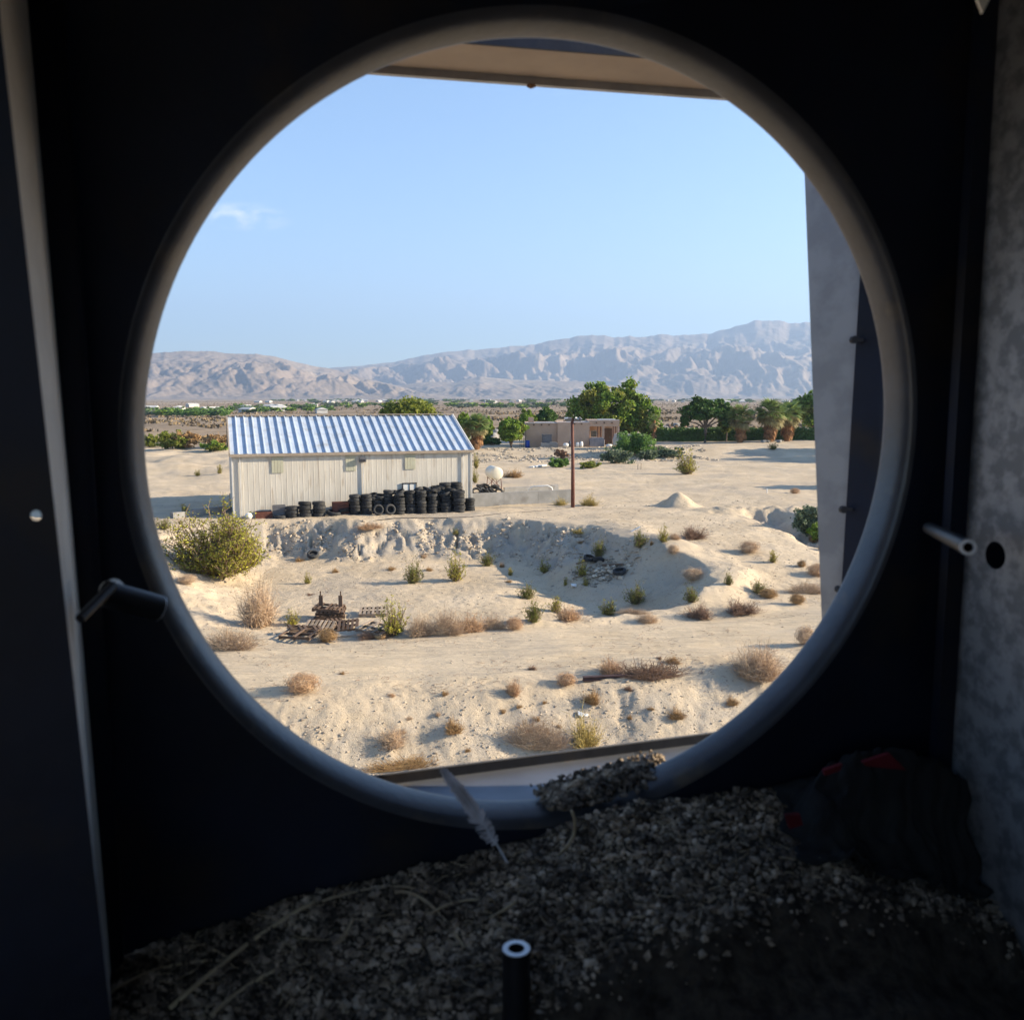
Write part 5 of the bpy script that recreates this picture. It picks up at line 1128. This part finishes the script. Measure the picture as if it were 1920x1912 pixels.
# tubes (through bolts with hollow ends)
def tube_obj(p0, p1, ro, ri, name, label=None):
    p0, p1 = Vector(p0), Vector(p1); d = (p1-p0); L_ = d.length; Q = d.to_track_quat('Z', 'Y').to_matrix().to_4x4(); Mx = Matrix.Translation(p0) @ Q; b = MB()
    b.lathe([(ro, L_), (ro, 0)], 28, Mx); b.lathe([(ri, 0), (ri, L_*.9), (.0005, L_*.9)], 28, Mx)
    o = nb(b, name, M_tubed, smooth=False); b2 = MB(); b2.lathe([(ro, 0), (ro*.99, -.0006), (ri, -.0006), (ri, 0)], 28, Mx); o0 = W3(.218, .8, -.04); b2.v = [tuple(Vector(v)-o0) for v in b2.v]; b2.build('cut_end', M_tube, o)
tube_obj(hw(1815, 1026, .56), hw(1742, 990, .76), .0058, .0034, 'spacer_tube')
p_ = hw(968, 1778, .62); tube_obj(p_, p_+Vector((0, 0, -.07)), .0105, .0062, 'spacer_tube')
tube_obj(hw(298, 1140, .735), hw(196, 1112, .712), .0100, .0082, 'spacer_tube')
b = MB(); b.tube([hw(212, 1098, .70), hw(150, 1160, .66)], .0035, 8); nb(b, 'tube_shadow_rod', M_tubed)  # dark rod standing in for a shadow across the bright strip
b = MB(); b.lathe([(.001, 0), (.008, 0), (.008, .01), (.001, .012)], 12, Matrix.Translation(hw(215, 1103, .74)) @ Matrix.Rotation(PI/2, 4, 'X')); nb(b, 'bolt', M_strip)
# shard at the top right corner
b = MB(); t_ = [hw(1826, -20, .6), hw(1866, -20, .6), hw(1843, 24, .6)]; b.add(t_+[v+Vector((0, .003, 0)) for v in t_], [(0, 2, 1), (3, 4, 5), (0, 1, 4, 3), (1, 2, 5, 4), (2, 0, 3, 5)]); nb(b, 'bracket_tip', M_strip)

# debris on the housing floor
def _fh(px, py, z=-.53): r = ray(px, py); k = z/r[2]; return float(r@AX*k), float(r@NX*k)
_l0, _l1 = _fh(1000, 2010), _fh(1700, 1735, -.47)  # debris stops along this line; bare black pan beyond stands in for shade
def dside(a, n): ex, en = _l1[0]-_l0[0], _l1[1]-_l0[1]; return ((a-_l0[0])*(-en)+(n-_l0[1])*ex)/math.hypot(ex, en)*-1+.012*fbm(a*9, n*9, 3, 66)
_dz = [hp(px, py, N1) for px, py in ((190, 1805), (400, 1735), (600, 1668), (760, 1632), (900, 1590), (1050, 1545), (1200, 1502), (1350, 1482), (1480, 1482), (1650, 1530), (1900, 1600))]
def DZ(a, n):      # height of the dirt heap, highest against the front panel
    a = np.asarray(a, float); n = np.asarray(n, float)
    h = np.interp(a, [q[0] for q in _dz], [q[2] for q in _dz])
    h = h-.30*(N1-n)*sm((N1-n)/.05+.3)*np.clip((h-zF)/.1, .25, 1)
    return np.maximum(h+.006*fbm(a*16, n*16, 3, 3), zF+.003)-.035*sm(dside(a, n)/.05)
na, nn_ = 150, 80; A_, Nn = np.meshgrid(np.linspace(aL-.02, aR-.002, na), np.linspace(.36, N1-.001, nn_)); Zd = DZ(A_, Nn)
V = (A_[..., None]*AX+Nn[..., None]*NX); V[..., 2] = CAMZ+Zd; ii = np.arange(nn_-1)[:, None]*na; jj = np.arange(na-1)[None]
bed = obj('debris_bed', mesh_np('debris_bed', V.reshape(-1, 3), np.stack([ii+jj, ii+jj+1, ii+na+jj+1, ii+na+jj], -1).reshape(-1, 4), M_debbed, True)); tag(bed, 'crumbly dark dirt heaped on the housing floor', 'dirt', kind='stuff')
n = 52000; a_ = rng.uniform(aL, aR, n); n_ = rng.uniform(.36, N1-.004, n); kp = dside(a_, n_) < .012*rng.normal(size=n); a_, n_ = a_[kp], n_[kp]; n = len(a_); z_ = DZ(a_, n_); P = a_[:, None]*AX+n_[:, None]*NX; P[:, 2] = CAMZ+z_+.001
tag(obj('debris_chunks', chunks(P, (.0012+.0040*rng.uniform(0, 1, n)**3)*1.0, M_deb, 'debris_chunks', .8, .3)), 'small dark droppings, seeds and crumbs covering the housing floor', 'debris', kind='stuff')
nf = 2600; a_ = rng.uniform(aL, aR, nf); n_ = rng.uniform(.38, N1-.01, nf); kp = dside(a_, n_) < -.01; a_, n_ = a_[kp], n_[kp]; P0 = a_[:, None]*AX+n_[:, None]*NX; P0[:, 2] = CAMZ+DZ(a_, n_)+.003
dd_ = rng.normal(size=(len(P0), 3))*.008; dd_[:, 2] *= .35; V, Fq = strands(np.stack([P0, P0+dd_*.5+rng.normal(size=P0.shape)*.001, P0+dd_], 1), .00045, .0003)
tag(obj('straw_litter', mesh_np('straw_litter', V, Fq, M_straw)), 'short broken straw bits matted in the floor debris', 'litter', kind='stuff')
# dirt clump on the lip and tray at lower right, small clump on the tray
def clump(px, py, n, sx, sz, label, nn0, nn1, m=M_deb, size=.003):
    c_ = hp(px, py, (nn0+nn1)/2); k = rng.normal(size=(n, 3))*np.array([sx, (nn1-nn0)/2, sz]); Pk = (c_[0]+k[:, 0])[:, None]*AX+((nn0+nn1)/2+k[:, 1])[:, None]*NX; Pk[:, 2] = CAMZ+c_[2]+np.abs(k[:, 2])
    nb_ = max(4, n//22); Pk[:nb_, 2] = CAMZ+c_[2]; S_ = size*(.5+rng.uniform(0, 1, n)); S_[:nb_] *= 2.6
    o = obj('dirt_clump', chunks(Pk-Pk.mean(0), S_, m, 'clump', .9, .3), None, tuple(Pk.mean(0))); tag(o, label, 'dirt clump')
def heap(p0, p1, n, hmax, label, seed):
    a0_, a1_ = hp(p0, 1500, .825)[0], hp(p1, 1490, .825)[0]; rg = np.random.default_rng(seed)
    t = rg.beta(1.5, 1.3, n); a_ = a0_+(a1_-a0_)*t+rg.normal(size=n)*.004; n_ = np.clip(.822+.020*t+rg.normal(size=n)*.013, .80, .875)
    z0 = CZ-np.sqrt(np.maximum((R2-.001)**2-(np.minimum(a_, CA+.33)-CA)**2, .01)); z0 = np.where(n_ > N2+.006, np.maximum(zt_, z0-.004), z0)
    hh_ = hmax*np.sqrt(np.clip(1-((n_-.832-.015*t)/.034)**2, 0, 1))*(.25+.75*np.sin(PI*np.clip(t*.85+.08, 0, 1)))*(.6+.5*vn(a_*90, n_*90, 5))
    P = a_[:, None]*AX+n_[:, None]*NX; P[:, 2] = CAMZ+z0+hh_*rg.uniform(.2, 1, n)**.5; c_ = P.mean(0)
    o = obj('dirt_clump', chunks(P-c_, .0012+.0028*rg.uniform(0, 1, n)**2, M_deb, 'clump', .9, .3), None, tuple(c_)); tag(o, label, 'dirt clump')
heap(1015, 1215, 5200, .017, 'crumbly brown dirt clump lying on the bottom of the rolled rim and tray', 4)
clump(1228, 1432, 90, .007, .003, 'small dark crumb pile alone on the pale tray', .89, .91, size=.0025)
clump(997, 162, 40, .002, .0012, 'tiny dark dead insect hanging from the hood edge', 1.149, 1.151, m=M_drybrown, size=.0018)
# feather
fe = empty('feather', hw(950, 1615, .70)); tag(fe, 'grey-white bird feather standing in the debris against the rim', 'feather')
fo = hw(950, 1615, .70); P0, P1 = hw(952, 1618, .70), hw(828, 1440, .77); ctrl = (P0+P1)/2+Vector((.006, 0, .0))
def bz(t): return P0*(1-t)**2+ctrl*2*t*(1-t)+P1*t*t
b = MB(); b.tube([bz(t/12)-fo for t in range(13)], [.0011*(1-.8*t/12) for t in range(13)], 6); b.build('quill', M_quill, fe)
b = MB(); ax_ = (P1-P0).normalized(); vd = Vector((0, 1, 0)); sd = ax_.cross(vd).normalized()
rnd = random.Random(3)
for side, w0 in ((1, .0078), (-1, .0058)):
    for k in range(110):
        t = .20+.79*k/110; wv = w0*math.sin(PI*min(1, (t-.12)/.9))**.5*(1.0 if t > .45 else 1.35)*rnd.uniform(.75, 1.1)
        if t < .42 and rnd.random() < .35: continue
        c_ = bz(t)-fo; droop = .9 if t > .4 else rnd.uniform(-.2, .8); e1 = c_+sd*side*wv+ax_*wv*droop+vd*rnd.uniform(-.001, .001); wd_ = ax_*.00085
        b.add([c_-wd_, c_+wd_, e1+wd_*.6, e1-wd_*.3], [(0, 1, 2, 3)])
b.build('vane', M_feath, fe)
# straws
STR = [((318, 1890), (470, 1765), (590, 1690), .0016, 'long thick straw lying at the left of the debris'), ((205, 1862), (300, 1815), (420, 1800), .0011, 'thin straw at the left wall foot'), ((395, 1905), (460, 1850), (555, 1800), .0013, 'straw pointing at the bottom left'), ((630, 1770), (650, 1748), (660, 1722), .0016, 'short pale curved straw left of the middle'), ((600, 1690), (720, 1662), (800, 1672), .0008, 'thin arched straw before the panel foot'), ((740, 1672), (800, 1690), (870, 1775), .0011, 'straw bending down in the centre of the debris'), ((800, 1720), (850, 1692), (925, 1686), .0009, 'dark thin straw crossing the bending one'), ((918, 1720), (940, 1708), (968, 1690), .0010, 'short straw right of the centre, above the bright tube end'), ((948, 1660), (1060, 1590), (1072, 1520), .0012, 'curved grey straw hanging from the rim clump'), ((380, 1770), (410, 1785), (430, 1797), .0009, 'short twig crossing the long thick straw')]
for p0, p1, p2, r_, lab in STR:
    pp = []
    for px, py in (p0, p1, p2):
        rr_ = ray(px, py); ns = np.linspace(.36, .80, 200); kk = ns/(rr_@NX); ok = rr_[2]*kk-DZ((rr_@AX)*kk, ns) < .003; j = int(np.argmax(ok)) if ok.any() else 180; pp.append(hw(px, py, float(ns[j])))
    b = MB(); o0 = pp[1].copy(); r_ *= 1.35; b.tube([(pp[0]*(1-t)**2+(pp[1]*2-(pp[0]+pp[2])/2)*2*t*(1-t)+pp[2]*t*t)-o0 for t in [k/9 for k in range(10)]], r_, 5); tag(b.build('straw', M_straw, None, True, loc=o0), lab, 'straw')
# dark rag at lower right
na, nn_ = 90, 60; g0 = np.linspace(0, 1, na); g1 = np.linspace(0, 1, nn_); U, Vv = np.meshgrid(g0, g1)
al = hp(1488, 1500, .75)[0]; Aa = al+U*(aR-.004-al)+.012*fbm(Vv*5, U*3, 2, 5)-.02*(1-Vv)*(1-U); Nn = .695+Vv*(N1-.006-.695)
_rz = [hp(px, py, .75) for px, py in ((1480, 1530), (1510, 1492), (1560, 1462), (1620, 1440), (1700, 1425), (1760, 1440), (1820, 1470))]
top_ = np.interp(Aa, [q[0] for q in _rz], [q[2] for q in _rz]); fl_ = DZ(Aa, Nn)
hz_ = np.maximum(fl_+.004, fl_+(top_-fl_)*np.exp(-((Nn-.75)/np.where(Nn < .75, .028, .035))**2)*sm(U*5+.15))+(.010*fbm(U*3+.6*vn(U*3, Vv*3, 4), Vv*4, 3, 8)+.006*fbm(U*9, Vv*3, 2, 9, ridge=True))*sm(U*4)+.003
V = (Aa[..., None]*AX+Nn[..., None]*NX); V[..., 2] = CAMZ+hz_; ii = np.arange(nn_-1)[:, None]*na; jj = np.arange(na-1)[None]
Fq = np.stack([ii+jj, ii+jj+1, ii+na+jj+1, ii+na+jj], -1).reshape(-1, 4); c0 = V.reshape(-1, 3).mean(0)
rag = empty('crumpled_rag', tuple(c0)); tag(rag, 'crumpled black rag with red patches in the lower right corner', 'rag')
o = obj('cloth', mesh_np('cloth', V.reshape(-1, 3)-c0, Fq, M_rag, True), rag); o.modifiers.new('thick', 'SOLIDIFY').thickness = .002
for pts in ([(1545, 1440), (1580, 1428), (1576, 1440), (1548, 1450)], [(1618, 1425), (1668, 1408), (1700, 1440), (1625, 1432)], [(1474, 1524), (1500, 1522), (1506, 1542), (1482, 1550)]):
    b = MB(); q = [hw(x, y+4, .728) for x, y in pts]; b.slab([v-Vector(c0) for v in q], NX*.004); b.build('red_patch', M_red, rag)
bpy.context.view_layer.update()
